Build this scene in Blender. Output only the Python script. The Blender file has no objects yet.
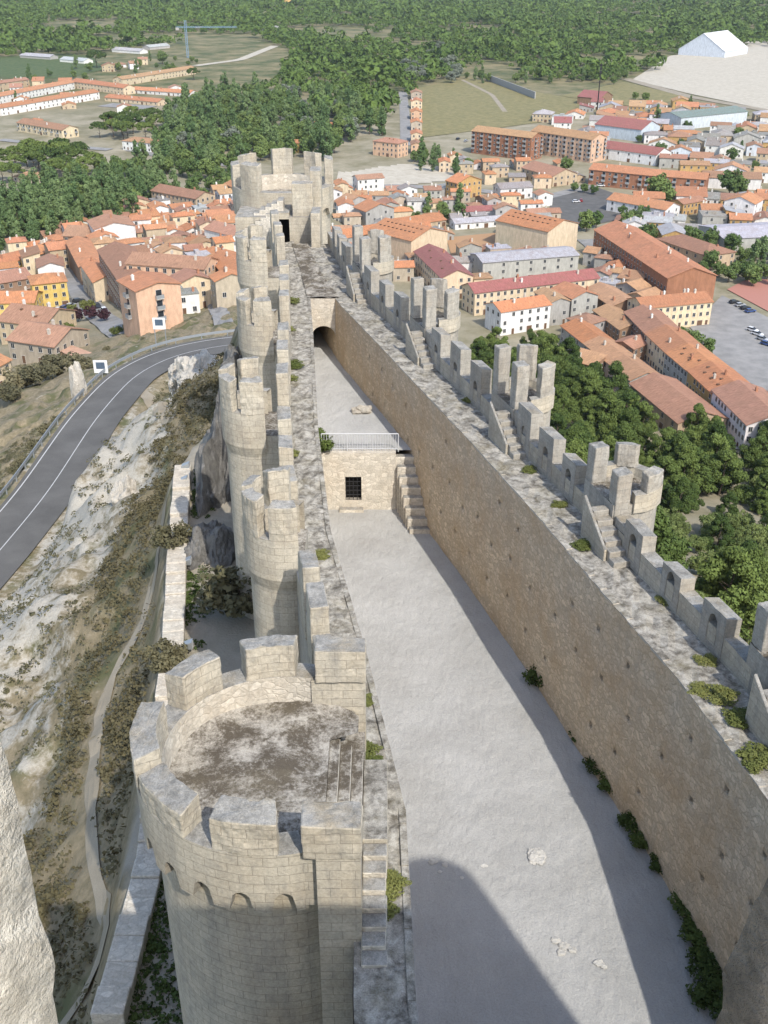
import bpy, math, random
import numpy as np
from mathutils import Vector, noise

random.seed(7)
RNG = np.random.default_rng(7)
SC = bpy.context.scene
COL = SC.collection
PI = math.pi
R = math.radians

# ------------------------------------------------------------------ camera model (used to read positions off the ground)
EYE = (0.0, 0.0, 30.0)
PITCH = R(28.5)
FPX = 1050.0


def ray(u, v):
    x, yv = (u - 384) / FPX, (v - 512) / FPX
    return (x, math.cos(PITCH) - yv * math.sin(PITCH), -math.sin(PITCH) - yv * math.cos(PITCH))


def P(u, v, z):
    d = ray(u, v)
    t = (z - EYE[2]) / d[2]
    return (d[0] * t, d[1] * t)


def to_px(x, y, z):
    z -= EYE[2]
    dep = y * math.cos(PITCH) - z * math.sin(PITCH)
    up = y * math.sin(PITCH) + z * math.cos(PITCH)
    return (384 + FPX * x / dep, 512 - FPX * up / dep, dep)


# ------------------------------------------------------------------ materials
class NT:
    def __init__(s, name):
        s.m = bpy.data.materials.new(name)
        s.m.use_nodes = True
        s.t = s.m.node_tree
        s.b = s.t.nodes['Principled BSDF']
        s.b.inputs['Roughness'].default_value = .9
        s.b.inputs['Specular IOR Level'].default_value = .2

    def n(s, kind, **kw):
        o = s.t.nodes.new(kind)
        for k, v in kw.items():
            if k.startswith('i_'):
                key = k[2:]
                inp = o.inputs[int(key)] if key.isdigit() else o.inputs[key.replace('_', ' ')]
                if hasattr(v, 'is_linked') or hasattr(v, 'links'):
                    s.t.links.new(v, inp)
                else:
                    inp.default_value = v
            else:
                setattr(o, k, v)
        return o

    def link(s, a, b):
        s.t.links.new(a, b)

    def coord(s, which='Object'):
        return s.n('ShaderNodeTexCoord').outputs[which]

    def noise(s, vec, scale, detail=4, rough=.6, dist=0.0):
        return s.n('ShaderNodeTexNoise', i_Vector=vec, i_Scale=scale, i_Detail=detail, i_Roughness=rough, i_Distortion=dist).outputs['Fac']

    def ramp(s, fac, stops):
        r = s.n('ShaderNodeValToRGB', i_Fac=fac)
        e = r.color_ramp.elements
        while len(e) < len(stops):
            e.new(.5)
        for el, (p, c) in zip(e, stops):
            el.position = p
            el.color = (*c, 1) if isinstance(c, tuple) else (c, c, c, 1)
        return r.outputs['Color']

    def mix(s, fac, a, b, mode='MIX'):
        o = s.n('ShaderNodeMix', data_type='RGBA', blend_type=mode)
        for i, v in ((0, fac), (6, a), (7, b)):
            if hasattr(v, 'links'):
                s.t.links.new(v, o.inputs[i])
            elif i == 0:
                o.inputs[0].default_value = v
            else:
                o.inputs[i].default_value = (*v, 1) if len(v) == 3 else v
        return o.outputs[2]

    def math(s, op, a, b=0.0, c=None):
        o = s.n('ShaderNodeMath', operation=op)
        for i, v in enumerate((a, b) if c is None else (a, b, c)):
            if hasattr(v, 'links'):
                s.t.links.new(v, o.inputs[i])
            else:
                o.inputs[i].default_value = v
        return o.outputs[0]

    def scale(s, vec, sc):
        return s.n('ShaderNodeMapping', i_Vector=vec, i_Scale=sc).outputs[0]

    def bump(s, h, strength=.5, dist=.05):
        b = s.n('ShaderNodeBump', i_Height=h, i_Strength=strength, i_Distance=dist)
        s.link(b.outputs[0], s.b.inputs['Normal'])

    def out(s, col, rough=None):
        if hasattr(col, 'links'):
            s.link(col, s.b.inputs['Base Color'])
        else:
            s.b.inputs['Base Color'].default_value = (*col, 1)
        if rough is not None:
            s.b.inputs['Roughness'].default_value = rough
        return s.m


def plain(name, col, rough=.7, var=.0, metal=0.0):
    t = NT(name)
    t.b.inputs['Metallic'].default_value = metal
    if var:
        f = t.noise(t.coord(), 3.0, 5)
        c = t.mix(f, tuple(x * (1 - var) for x in col), tuple(min(1, x * (1 + var)) for x in col))
        return t.out(c, rough)
    return t.out(col, rough)


def masonry(name, ca, cb, mortar, bw, bh, warp=.03, lichen=.35, lcol=(.2, .195, .18), stain=(.25, .17, .09), stainamt=.3, msize=.014, bmp=.6, cells=None):
    t = NT(name)
    uv = t.coord('UV')
    ob = t.n('ShaderNodeNewGeometry').outputs['Position']
    wn = t.n('ShaderNodeTexNoise', i_Vector=ob, i_Scale=1.7, i_Detail=3).outputs['Color']
    wv = t.n('ShaderNodeVectorMath', operation='MULTIPLY_ADD', i_0=wn, i_1=(warp * 2, warp * 2, 0), i_2=uv).outputs[0]
    br = t.n('ShaderNodeTexBrick', i_Vector=wv, i_Color1=(*ca, 1), i_Color2=(*cb, 1), i_Mortar=(*mortar, 1), i_Scale=1.0,
             i_Mortar_Size=msize, i_Mortar_Smooth=.6, i_Bias=-.1, i_Brick_Width=bw, i_Row_Height=bh)
    br.offset = .45
    c = br.outputs['Color']
    joint = br.outputs['Fac']
    if cells:
        sv = t.scale(wv, (*cells, 1))
        v1 = t.n('ShaderNodeTexVoronoi', i_Vector=sv, i_Scale=1.0, i_Randomness=.85)
        v2 = t.n('ShaderNodeTexVoronoi', i_Vector=sv, i_Scale=1.0, i_Randomness=.85, feature='DISTANCE_TO_EDGE')
        rv = t.n('ShaderNodeSeparateColor', i_Color=v1.outputs['Color']).outputs[0]
        joint = t.ramp(v2.outputs['Distance'], [(.02, 1.0), (.1, 0.0)])
        c = t.mix(joint, t.mix(rv, tuple(x * .86 for x in cb), tuple(min(1, x * 1.08) for x in ca)), mortar)
    n1 = t.noise(ob, .45, 6, .65)
    n2 = t.noise(ob, 2.6, 6, .7)
    n3 = t.noise(ob, 11.0, 5, .75)
    sk = t.noise(t.scale(ob, (1.6, 1.6, .18)), 1.0, 5, .7)
    c = t.mix(t.math('MULTIPLY', t.ramp(n1, [(.42, 0.0), (.66, 1.0)]), stainamt), c, stain)
    c = t.mix(t.math('MULTIPLY', t.ramp(sk, [(.48, 0.0), (.7, 1.0)]), lichen), c, lcol)
    c = t.mix(t.math('MULTIPLY', t.ramp(n2, [(.5, 0.0), (.72, 1.0)]), lichen), c, lcol)
    c = t.mix(.9, c, t.ramp(n3, [(.3, .74), (.7, 1.14)]), 'MULTIPLY')
    h = t.math('ADD', t.math('MULTIPLY', joint, -.5), t.math('ADD', n3, t.math('MULTIPLY', n2, .8)))
    t.bump(h, bmp, .035)
    return t.out(c, .93)


def mottled(name, light, dark, sc=1.1, lo=.44, hi=.6, extra=None, fine=9.0):
    t = NT(name)
    ob = t.n('ShaderNodeNewGeometry').outputs['Position']
    a = t.noise(ob, sc, 7, .72, .3)
    b = t.noise(ob, fine, 5, .75)
    f = t.math('ADD', t.math('MULTIPLY', a, .68), t.math('MULTIPLY', b, .32))
    c = t.mix(t.ramp(f, [(lo, 0.0), (hi, 1.0)]), light, dark)
    if extra:
        e = t.noise(ob, .5, 5, .7)
        c = t.mix(t.math('MULTIPLY', t.ramp(e, [(.5, 0.0), (.68, 1.0)]), extra[1]), c, extra[0])
    c = t.mix(1.0, c, t.ramp(t.noise(ob, 26, 4, .7), [(.3, .7), (.7, 1.2)]), 'MULTIPLY')
    t.bump(t.math('ADD', f, b), .7, .05)
    return t.out(c, .95)


M = {}
M['ashlar'] = masonry('pale_ashlar', (.53, .475, .375), (.455, .41, .325), (.33, .295, .235), .62, .3, lichen=.42, msize=.011, bmp=.6)
M['ashlar_grey'] = masonry('grey_ashlar', (.42, .39, .335), (.36, .335, .285), (.28, .262, .225), .58, .3, lichen=.6, msize=.01, bmp=.5)
M['rubble'] = masonry('warm_rubble_wall', (.72, .59, .42), (.63, .51, .36), (.52, .42, .29), .44, .21, warp=.17, lichen=.25, lcol=(.4, .355, .29), stain=(.5, .35, .2), stainamt=.6, msize=.018, bmp=.8, cells=(2.9, 5.6))
M['limewash'] = masonry('pale_rough_masonry', (.64, .59, .5), (.56, .51, .425), (.52, .475, .395), .5, .22, warp=.14, cells=(2.7, 4.6), lichen=.25, stainamt=.25, stain=(.4, .28, .16))
M['cap'] = mottled('lichen_coping', (.36, .345, .31), (.15, .145, .13), 1.8, .42, .64, ((.33, .25, .13), .45))
M['walk'] = mottled('weathered_walkway', (.42, .395, .34), (.12, .108, .088), 1.5, .42, .6, ((.2, .17, .09), .4), 6.0)
M['roofbed'] = mottled('mossy_platform', (.42, .39, .335), (.105, .088, .066), 0.8, .425, .545, ((.26, .22, .14), .22), 9.0)
M['near_shaded'] = mottled('keep_shaded_rubble', (.33, .295, .24), (.17, .15, .125), 8.0, .4, .66, ((.36, .29, .2), .4), 40.0)  # rubble stone with the right merlon's shade put into its darker colour
M['near'] = mottled('keep_stone', (.7, .66, .57), (.5, .45, .36), 9.0, .38, .7, ((.5, .42, .3), .5), 60.0)


def gravel():
    t = NT('patio_gravel')
    ob = t.n('ShaderNodeNewGeometry').outputs['Position']
    a = t.noise(ob, .35, 5, .6)
    b = t.noise(ob, 14, 4, .8)
    c = t.mix(t.ramp(a, [(.35, 0.0), (.65, 1.0)]), (.37, .367, .35), (.44, .437, .42))
    c = t.mix(1.0, c, t.ramp(b, [(.3, .84), (.7, 1.1)]), 'MULTIPLY')
    f = t.noise(t.scale(ob, (1, .55, 1)), 2.6, 3, .55)
    c = t.mix(t.math('MULTIPLY', t.ramp(t.noise(ob, .12, 4, .6), [(.45, 0.0), (.7, 1.0)]), .35), c, (.27, .255, .22))
    c = t.mix(t.ramp(t.noise(ob, 34, 2, .5), [(.62, 0.0), (.7, .5)]), c, (.2, .19, .17))
    t.bump(t.math('ADD', b, t.math('MULTIPLY', f, 3.0)), .8, .055)
    return t.out(c, .95)


M['gravel'] = gravel()


def obj_tint(name, rough=.85, kind='wall'):
    """paint or tile in the object's own colour, with wear"""
    t = NT(name)
    oi = t.n('ShaderNodeObjectInfo')
    ob = t.n('ShaderNodeNewGeometry').outputs['Position']
    if kind == 'roof':
        uv = t.coord('UV')
        n = t.noise(t.scale(uv, (3.0, .5, 1)), 1.0, 4, .7)
        n2 = t.noise(ob, .35, 4, .6)
        n3 = t.noise(ob, 2.5, 3, .7)
        c = t.mix(1.0, oi.outputs['Color'], t.ramp(n, [(.3, .62), (.7, 1.25)]), 'MULTIPLY')
        c = t.mix(t.math('MULTIPLY', t.ramp(n2, [(.45, 0.0), (.7, 1.0)]), .32), c, (.2, .125, .08))
        c = t.mix(t.math('MULTIPLY', t.ramp(n3, [(.58, 0.0), (.72, 1.0)]), .35), c, (.3, .22, .15))
        w = t.n('ShaderNodeTexWave', i_Vector=uv, i_Scale=1.1, i_Distortion=.5, wave_type='BANDS', bands_direction='X').outputs['Fac']
        t.bump(t.math('ADD', n, w), .8, .12)
    else:
        n = t.noise(t.scale(ob, (1, 1, .35)), .9, 5, .7)
        n2 = t.noise(ob, 5.0, 4, .7)
        c = t.mix(1.0, oi.outputs['Color'], t.ramp(n, [(.3, .72), (.7, 1.1)]), 'MULTIPLY')
        c = t.mix(1.0, c, t.ramp(n2, [(.3, .86), (.7, 1.06)]), 'MULTIPLY')
    return t.out(c, rough)


M['plaster'] = obj_tint('house_plaster')
M['tiles'] = obj_tint('clay_roof_tiles', .9, 'roof')
M['paint'] = obj_tint('car_paint', .3, 'wall')
M['glass'] = plain('window_glass', (.03, .035, .04), .12)
M['frame'] = plain('window_frame', (.5, .48, .44), .6)
M['shutter'] = plain('brown_shutter', (.13, .075, .045), .6, .2)
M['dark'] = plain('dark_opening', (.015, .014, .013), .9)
M['iron'] = plain('black_iron', (.02, .02, .022), .45)
M['galv'] = plain('galvanised_steel', (.38, .4, .41), .5, .12, .6)
M['white_steel'] = plain('grey_painted_steel', (.5, .51, .52), .5)
M['tyre'] = plain('tyre_rubber', (.02, .02, .02), .8)
M['bark'] = plain('bark', (.1, .075, .055), .95, .35)
M['concrete'] = plain('concrete', (.34, .325, .3), .9, .2)
M['white'] = plain('white_paint', (.7, .7, .68), .6, .06)
M['panel'] = plain('sign_picture', (.08, .11, .15), .6, .5)
M['water'] = plain('pool_water', (.05, .16, .13), .1)
M['blue_steel'] = plain('blue_crane_steel', (.19, .28, .38), .6)
M['court'] = plain('clay_court', (.36, .22, .12), .95, .15)


def asphalt(name, c0, c1):
    t = NT(name)
    ob = t.n('ShaderNodeNewGeometry').outputs['Position']
    c = t.mix(t.ramp(t.noise(ob, .25, 5, .6), [(.35, 0.0), (.65, 1.0)]), c0, c1)
    c = t.mix(1.0, c, t.ramp(t.noise(ob, 18, 3, .8), [(.3, .85), (.7, 1.15)]), 'MULTIPLY')
    return t.out(c, .85)


M['asphalt'] = asphalt('asphalt', (.092, .089, .083), (.122, .118, .11))
M['street'] = asphalt('pale_street', (.2, .195, .185), (.27, .26, .245))
M['sand'] = asphalt('sandy_yard', (.37, .33, .26), (.46, .42, .34))
M['field'] = asphalt('dry_grass_field', (.15, .14, .06), (.23, .195, .09))
M['dirt'] = asphalt('pale_path_dirt', (.24, .205, .15), (.31, .27, .205))
M['paintline'] = plain('road_paint', (.45, .45, .44), .8, .3)


def leafy(name, lo, hi, tint=.35):
    t = NT(name)
    ob = t.n('ShaderNodeNewGeometry').outputs['Position']
    oi = t.n('ShaderNodeObjectInfo')
    a = t.noise(ob, .55, 3, .6)
    b = t.noise(ob, 2.6, 4, .7)
    f = t.math('ADD', t.math('MULTIPLY', a, .5), t.math('MULTIPLY', b, .5))
    f = t.math('ADD', f, t.math('MULTIPLY', t.math('SUBTRACT', oi.outputs['Random'], .5), tint))
    c = t.mix(t.ramp(f, [(.3, 0.0), (.7, 1.0)]), lo, hi)
    t.b.inputs['Roughness'].default_value = .8
    t.b.inputs['Specular IOR Level'].default_value = .15
    return t.out(c)


M['pine'] = leafy('pine_needles', (.048, .078, .02), (.125, .165, .042), .5)
M['broad'] = leafy('broad_leaves', (.068, .112, .034), (.15, .2, .06))
M['poplar'] = leafy('poplar_leaves', (.075, .125, .045), (.15, .205, .08))
M['silver'] = leafy('grey_willow_leaves', (.1, .12, .085), (.19, .21, .16))
M['plum'] = leafy('purple_leaves', (.03, .015, .02), (.07, .03, .035))
M['scrub'] = leafy('grey_green_scrub', (.085, .082, .045), (.17, .15, .085))
M['scrub_dark'] = leafy('brown_green_scrub', (.045, .044, .024), (.11, .095, .05))
M['weed'] = leafy('green_weeds', (.075, .095, .025), (.17, .175, .055))


def forestmat():
    t = NT('pine_forest_crowns')
    ob = t.n('ShaderNodeNewGeometry').outputs['Position']
    a = t.noise(ob, .02, 4, .6)
    b = t.noise(ob, .16, 4, .7)
    d = t.noise(ob, .9, 3, .7)
    f = t.math('ADD', t.math('MULTIPLY', a, .45), t.math('ADD', t.math('MULTIPLY', b, .35), t.math('MULTIPLY', d, .2)))
    c = t.mix(t.ramp(f, [(.38, 0.0), (.62, 1.0)]), (.06, .105, .024), (.13, .19, .042))
    t.bump(d, 1.0, 1.5)
    return t.out(c, .85)


M['forest'] = forestmat()


def groundmat():
    t = NT('hill_and_town_ground')
    ob = t.n('ShaderNodeNewGeometry').outputs['Position']
    at = lambda k: t.n('ShaderNodeAttribute', attribute_name=k).outputs['Fac']
    rock = t.noise(t.scale(ob, (.8, 1.3, .8)), .22, 8, .68, .5)
    b = t.noise(ob, 1.3, 6, .7)
    fine = t.noise(ob, 7.0, 5, .75)
    f = t.math('ADD', t.math('MULTIPLY', rock, .6), t.math('MULTIPLY', b, .4))
    f = t.math('ADD', f, at('rocky'))
    soil = t.mix(t.ramp(b, [(.35, 0.0), (.65, 1.0)]), (.165, .14, .085), (.28, .23, .15))
    soil = t.mix(t.ramp(t.noise(ob, .18, 5, .6), [(.5, 0.0), (.62, 1.0)]), soil, (.115, .115, .055))
    stone = t.mix(t.ramp(fine, [(.3, 0.0), (.7, 1.0)]), (.32, .295, .245), (.5, .465, .395))
    c = t.mix(t.ramp(f, [(.485, 0.0), (.585, 1.0)]), soil, stone)
    town = t.mix(t.ramp(t.noise(ob, .05, 5, .7), [(.35, 0.0), (.65, 1.0)]), (.17, .155, .09), (.31, .275, .2))
    lush = t.mix(t.ramp(t.noise(ob, .03, 5, .7), [(.4, 0.0), (.62, 1.0)]), (.075, .09, .035), (.22, .185, .1))
    c = t.mix(at('town'), c, town)
    c = t.mix(at('lush'), c, lush)
    c = t.mix(at('dirt'), c, t.mix(b, (.3, .265, .21), (.44, .405, .34)))
    t.bump(t.math('ADD', f, t.math('MULTIPLY', fine, .4)), .8, .25)
    return t.out(c, .95)


M['ground'] = groundmat()


# ------------------------------------------------------------------ objects
def tag(o, label=None, cat=None, group=None, kind=None):
    for k, v in (('label', label), ('category', cat), ('group', group), ('kind', kind)):
        if v:
            o[k] = v
    return o


def empty(name, loc, rz=0.0, label=None, cat=None, group=None):
    o = bpy.data.objects.new(name, None)
    o.empty_display_size = .5
    COL.objects.link(o)
    o.location = loc
    o.rotation_euler = (0, 0, rz)
    return tag(o, label, cat, group)


WORN = {}


def worn(sc):
    if sc not in WORN:
        t = bpy.data.textures.new('stone_wear', 'CLOUDS')
        t.noise_scale = sc
        t.noise_depth = 3
        WORN[sc] = t
    return WORN[sc]


class MB:
    """collects polygons with metre UVs and builds one mesh object"""

    def __init__(s):
        s.v, s.f, s.m, s.uv = [], [], [], []

    def face(s, pts, mat=0, uv=None):
        i = len(s.v)
        s.v += [tuple(p) for p in pts]
        s.f.append(tuple(range(i, i + len(pts))))
        s.m.append(mat)
        if uv is None:
            n = Vector((0, 0, 0))
            for a in range(1, len(pts) - 1):
                n += (Vector(pts[a]) - Vector(pts[0])).cross(Vector(pts[a + 1]) - Vector(pts[0]))
            if n.length < 1e-12:
                n = Vector((0, 0, 1))
            n.normalize()
            if abs(n.z) > .8:
                uv = [(p[0], p[1]) for p in pts]
            else:
                t = Vector((-n.y, n.x, 0)).normalized()
                w = n.cross(t)
                uv = [(Vector(p).dot(t), Vector(p).dot(w)) for p in pts]
        s.uv += uv

    def prism(s, poly, z0, z1, side=0, top=None, bottom=True, u0=0.0, ztop=None):
        """poly counter-clockwise in xy; ztop gives each top corner its own height"""
        top = side if top is None else top
        n = len(poly)
        zt = [z1] * n if ztop is None else ztop
        zb = z0 if isinstance(z0, (list, tuple)) else [z0] * n
        u = u0
        for i in range(n):
            j = (i + 1) % n
            a, b = poly[i], poly[j]
            l = math.hypot(b[0] - a[0], b[1] - a[1])
            s.face([(a[0], a[1], zb[i]), (b[0], b[1], zb[j]), (b[0], b[1], zt[j]), (a[0], a[1], zt[i])], side,
                   [(u, zb[i]), (u + l, zb[j]), (u + l, zt[j]), (u, zt[i])])
            u += l
        s.face([(p[0], p[1], z) for p, z in zip(poly, zt)], top, [(p[0], p[1]) for p in poly])
        if bottom:
            s.face([(p[0], p[1], z) for p, z in reversed(list(zip(poly, zb)))], side, [(p[0], p[1]) for p in reversed(poly)])

    def box(s, x0, x1, y0, y1, z0, z1, side=0, top=None):
        s.prism([(x0, y0), (x1, y0), (x1, y1), (x0, y1)], z0, z1, side, top)

    def obox(s, c, ux, l, w, z0, z1, side=0, top=None):
        """box round the centre c with its long side l along the unit vector ux"""
        uy = (-ux[1], ux[0])
        q = [(c[0] + a * l / 2 * ux[0] + b * w / 2 * uy[0], c[1] + a * l / 2 * ux[1] + b * w / 2 * uy[1]) for a, b in ((-1, -1), (1, -1), (1, 1), (-1, 1))]
        s.prism(q, z0, z1, side, top)

    def tube(s, p0, p1, r0, r1=None, n=8, mat=0):
        r1 = r0 if r1 is None else r1
        a, b = Vector(p0), Vector(p1)
        d = (b - a).normalized()
        t = d.orthogonal().normalized()
        w = d.cross(t)
        ra = [a + (t * math.cos(k * 2 * PI / n) + w * math.sin(k * 2 * PI / n)) * r0 for k in range(n)]
        rb = [b + (t * math.cos(k * 2 * PI / n) + w * math.sin(k * 2 * PI / n)) * r1 for k in range(n)]
        for k in range(n):
            j = (k + 1) % n
            s.face([ra[k], ra[j], rb[j], rb[k]], mat)
        s.face(list(reversed(ra)), mat)
        s.face(rb, mat)

    def mesh(s, name, mats):
        me = bpy.data.meshes.new(name)
        me.from_pydata(s.v, [], s.f)
        for m in mats:
            me.materials.append(m)
        me.polygons.foreach_set('material_index', s.m)
        ul = me.uv_layers.new(name='UVMap')
        ul.data.foreach_set('uv', [c for p in s.uv for c in p])
        me.update()
        return me

    def build(s, name, mats, parent=None, weld=False, bevel=0.0, rough=0.0, smooth=False, rlev=3):
        if not isinstance(mats, (list, tuple)):
            mats = [mats]
        me = s.mesh(name, mats)
        o = bpy.data.objects.new(name, me)
        COL.objects.link(o)
        if parent is not None:
            o.parent = parent
            L = parent.location if parent.parent is None else Vector((0, 0, 0))
            if L.length:
                me.transform(__import__('mathutils').Matrix.Translation(-L))
        if weld or bevel:
            w = o.modifiers.new('weld', 'WELD')
            w.merge_threshold = .002
        if bevel:
            b = o.modifiers.new('bevel', 'BEVEL')
            b.width = bevel
            b.segments = 2
            b.limit_method = 'ANGLE'
            b.angle_limit = R(40)
        if rough:
            s_ = o.modifiers.new('cut', 'SUBSURF')
            s_.subdivision_type = 'SIMPLE'
            s_.levels = s_.render_levels = rlev
            for sc, st in ((.55, rough), (.16, rough * .55)):
                d_ = o.modifiers.new('wear', 'DISPLACE')
                d_.texture = worn(sc)
                d_.texture_coords = 'GLOBAL'
                d_.strength = st
                d_.mid_level = .5
        if smooth:
            me.polygons.foreach_set('use_smooth', [True] * len(me.polygons))
        return o


def arc(c, r, a0, a1, n):
    return [(c[0] + r * math.cos(R(a0 + (a1 - a0) * k / n)), c[1] + r * math.sin(R(a0 + (a1 - a0) * k / n))) for k in range(n + 1)]


def sector(c, r0, r1, a0, a1, n=6):
    return arc(c, r1, a0, a1, n) + list(reversed(arc(c, r0, a0, a1, n)))


# ------------------------------------------------------------------ terrain
PLATEAU = [(-10, -45), (-9.6, 25), (-11.2, 42), (-14.2, 63), (-13.4, 68), (-11.2, 74), (-11.0, 84), (-13.8, 95), (-9, 102), (-5.0, 97), (.2, 75), (4.2, 62), (8.2, 50), (11.8, 38), (15.2, 25), (18, 10), (19, -45)]
ROAD = [(-52, 20), (-46, 45), (-40, 66), (-37, 87), (-35.7, 100), (-35.4, 120), (-33.8, 135), (-29.5, 143.5), (-22, 147.5), (-14, 149), (-7, 149)]
ROADZ = -22.0
_r = []
for _i, _p in enumerate(ROAD):
    _a, _b = ROAD[max(0, _i - 1)], ROAD[min(len(ROAD) - 1, _i + 1)]
    _l = math.hypot(_b[0] - _a[0], _b[1] - _a[1])
    _r.append((_p[0] - (_b[1] - _a[1]) / _l * .75, _p[1] + (_b[0] - _a[0]) / _l * .75))
ROAD = _r


def seg_dist(X, Y, pts, closed=False):
    best = np.full(X.shape, 1e9)
    n = len(pts)
    for i in range(n if closed else n - 1):
        (ax, ay), (bx, by) = pts[i], pts[(i + 1) % n]
        dx, dy = bx - ax, by - ay
        t = np.clip(((X - ax) * dx + (Y - ay) * dy) / (dx * dx + dy * dy), 0, 1)
        best = np.minimum(best, np.hypot(X - ax - t * dx, Y - ay - t * dy))
    return best


def inside(X, Y, pts):
    r = np.zeros(np.shape(X), bool)
    n = len(pts)
    for i in range(n):
        (ax, ay), (bx, by) = pts[i], pts[(i + 1) % n]
        c = (ay > Y) != (by > Y)
        with np.errstate(divide='ignore', invalid='ignore'):
            r ^= c & (X < (bx - ax) * (Y - ay) / (by - ay + 1e-12) + ax)
    return r


def smooth(a, b, x):
    t = np.clip((x - a) / (b - a), 0, 1)
    return t * t * (3 - 2 * t)


def vnoise(X, Y, sc, seed, octaves=4):
    """value noise, vectorised"""
    out = np.zeros(np.shape(X))
    amp, tot = 1.0, 0.0
    for o in range(octaves):
        x, y = X / sc + seed * 17.3, Y / sc + seed * 9.1
        xi, yi = np.floor(x).astype(np.int64), np.floor(y).astype(np.int64)
        fx, fy = x - xi, y - yi
        fx, fy = fx * fx * (3 - 2 * fx), fy * fy * (3 - 2 * fy)
        h = lambda a, b: ((np.sin(a * 127.1 + b * 311.7 + seed * 7.7 + o * 3.3) * 43758.5453) % 1.0)
        out += amp * ((h(xi, yi) * (1 - fx) + h(xi + 1, yi) * fx) * (1 - fy) + (h(xi, yi + 1) * (1 - fx) + h(xi + 1, yi + 1) * fx) * fy)
        tot += amp
        amp *= .5
        sc *= .5
    return out / tot


DP = [0, 1.2, 6, 12, 17.5, 20, 26, 40, 70, 110, 160, 230, 320]
ZP = [-1.3, -4.5, -9, -14, -18.3, -21, -25, -33, -50, -67, -80.5, -91, -95]


def plateau_d(X, Y):
    ys = .5 + .5 * smooth(-30, 5, X)
    X = np.where(X > 2, X, X)
    Y2 = np.where(Y > 103, 103 + (Y - 103) * ys, Y)
    d = seg_dist(X, Y2, PLATEAU, True) * (1 + .45 * smooth(-4, 12, X))
    return np.where(inside(X, Y2, PLATEAU), 0.0, d)


def ht(X, Y, rough=True):
    X, Y = np.asarray(X, float), np.asarray(Y, float)
    d = plateau_d(X, Y)
    z = np.interp(d, DP, ZP)
    if rough:
        k = smooth(1.5, 6, d) * (1 - smooth(90, 160, d))
        rid = 1 - np.abs(vnoise(X * .9 + Y * .35, Y * .8, 5.5, 1, 4) * 2 - 1)
        z = z + k * ((rid - .7) * 4.2 + (vnoise(X, Y, 14, 2, 3) - .5) * 3.0 + (vnoise(X, Y, 1.6, 5, 3) - .5) * .9)
    dr = seg_dist(X, Y, ROAD)
    z = z * smooth(4.3, 7.5, dr) + (ROADZ - .25) * (1 - smooth(4.3, 7.5, dr))
    return z


def G(u, v):
    """where the line of sight through a point of the photograph meets the ground"""
    d = np.array(ray(u, v))
    t = np.concatenate([np.arange(25, 200, .25), np.arange(200, 900, 1.0), np.arange(900, 9000, 10.0)])
    hz = ht(d[0] * t, d[1] * t, False)
    k = np.argmax(EYE[2] + d[2] * t < hz)
    t0 = t[k - 1]
    t1 = t[k]
    for _ in range(12):
        tm = (t0 + t1) / 2
        if EYE[2] + d[2] * tm < ht(d[0] * tm, d[1] * tm, False):
            t1 = tm
        else:
            t0 = tm
    return (d[0] * t1, d[1] * t1)


def hz(x, y, rough=False):
    return float(ht(x, y, rough))


def terrain():
    def axis(lo, hi, step, far, g):
        a = list(np.arange(lo, hi + 1e-6, step))
        s, x = step, a[-1]
        while x < far:
            s *= g
            x += s
            a.append(x)
        return a
    right = axis(0, 45, .6, 6000, 1.07)
    left = axis(0, 62, .5, 6000, 1.07)
    xs = np.array(sorted([-x for x in left[1:]] + right))
    ys = np.array(sorted([-y for y in axis(0, 4, 1.0, 900, 1.3)[1:]] + axis(0, 175, .55, 9000, 1.045)))
    X, Y = np.meshgrid(xs, ys)
    Z = ht(X, Y)
    d = plateau_d(X, Y)
    far = np.hypot(X, Y)
    nx, ny = len(xs), len(ys)
    co = np.stack([X, Y, Z], -1).reshape(-1, 3)
    idx = np.arange(nx * ny).reshape(ny, nx)
    q = np.stack([idx[:-1, :-1], idx[:-1, 1:], idx[1:, 1:], idx[1:, :-1]], -1).reshape(-1, 4)
    me = bpy.data.meshes.new('ground')
    me.vertices.add(len(co))
    me.vertices.foreach_set('co', co.ravel())
    me.loops.add(len(q) * 4)
    me.loops.foreach_set('vertex_index', q.ravel().astype(np.int32))
    me.polygons.add(len(q))
    me.polygons.foreach_set('loop_start', np.arange(0, len(q) * 4, 4, dtype=np.int32))
    me.update(calc_edges=True)
    me.polygons.foreach_set('use_smooth', [True] * len(q))
    dr = seg_dist(X, Y, ROAD)
    cliff = np.where(X < 0, 1 - smooth(4, 15, np.abs(dr - 7)), 0) * (d < 24) * (Y < 132)
    ax = np.interp(Y, [25, 42, 63, 100], [-9.6, -11.2, -14.2, -15])
    low = (1 - smooth(0, 1, (ax - X) / np.where(Y > 40, 8.0, 15.0))) * (X < 0)
    band = np.where((X < -8) & (d > 7) & (d < 21), .07, 0)
    rocky = .06 * cliff + band - .11 * low - .06 * smooth(24, 60, d) - .042
    town = smooth(95, 150, d) * (1 - smooth(900, 1150, far))
    lush = np.maximum(smooth(900, 1150, far), 0)
    dirt = (d <= 0.01) * .75 * (.35 + .65 * (vnoise(X, Y, 6, 3) > .45))
    for k, a in (('rocky', rocky), ('town', town), ('lush', lush), ('dirt', dirt)):
        at = me.attributes.new(k, 'FLOAT', 'POINT')
        at.data.foreach_set('value', a.ravel().astype(np.float32))
    me.materials.append(M['ground'])
    o = bpy.data.objects.new('ground', me)
    COL.objects.link(o)
    tag(o, kind='structure')


terrain()


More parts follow.
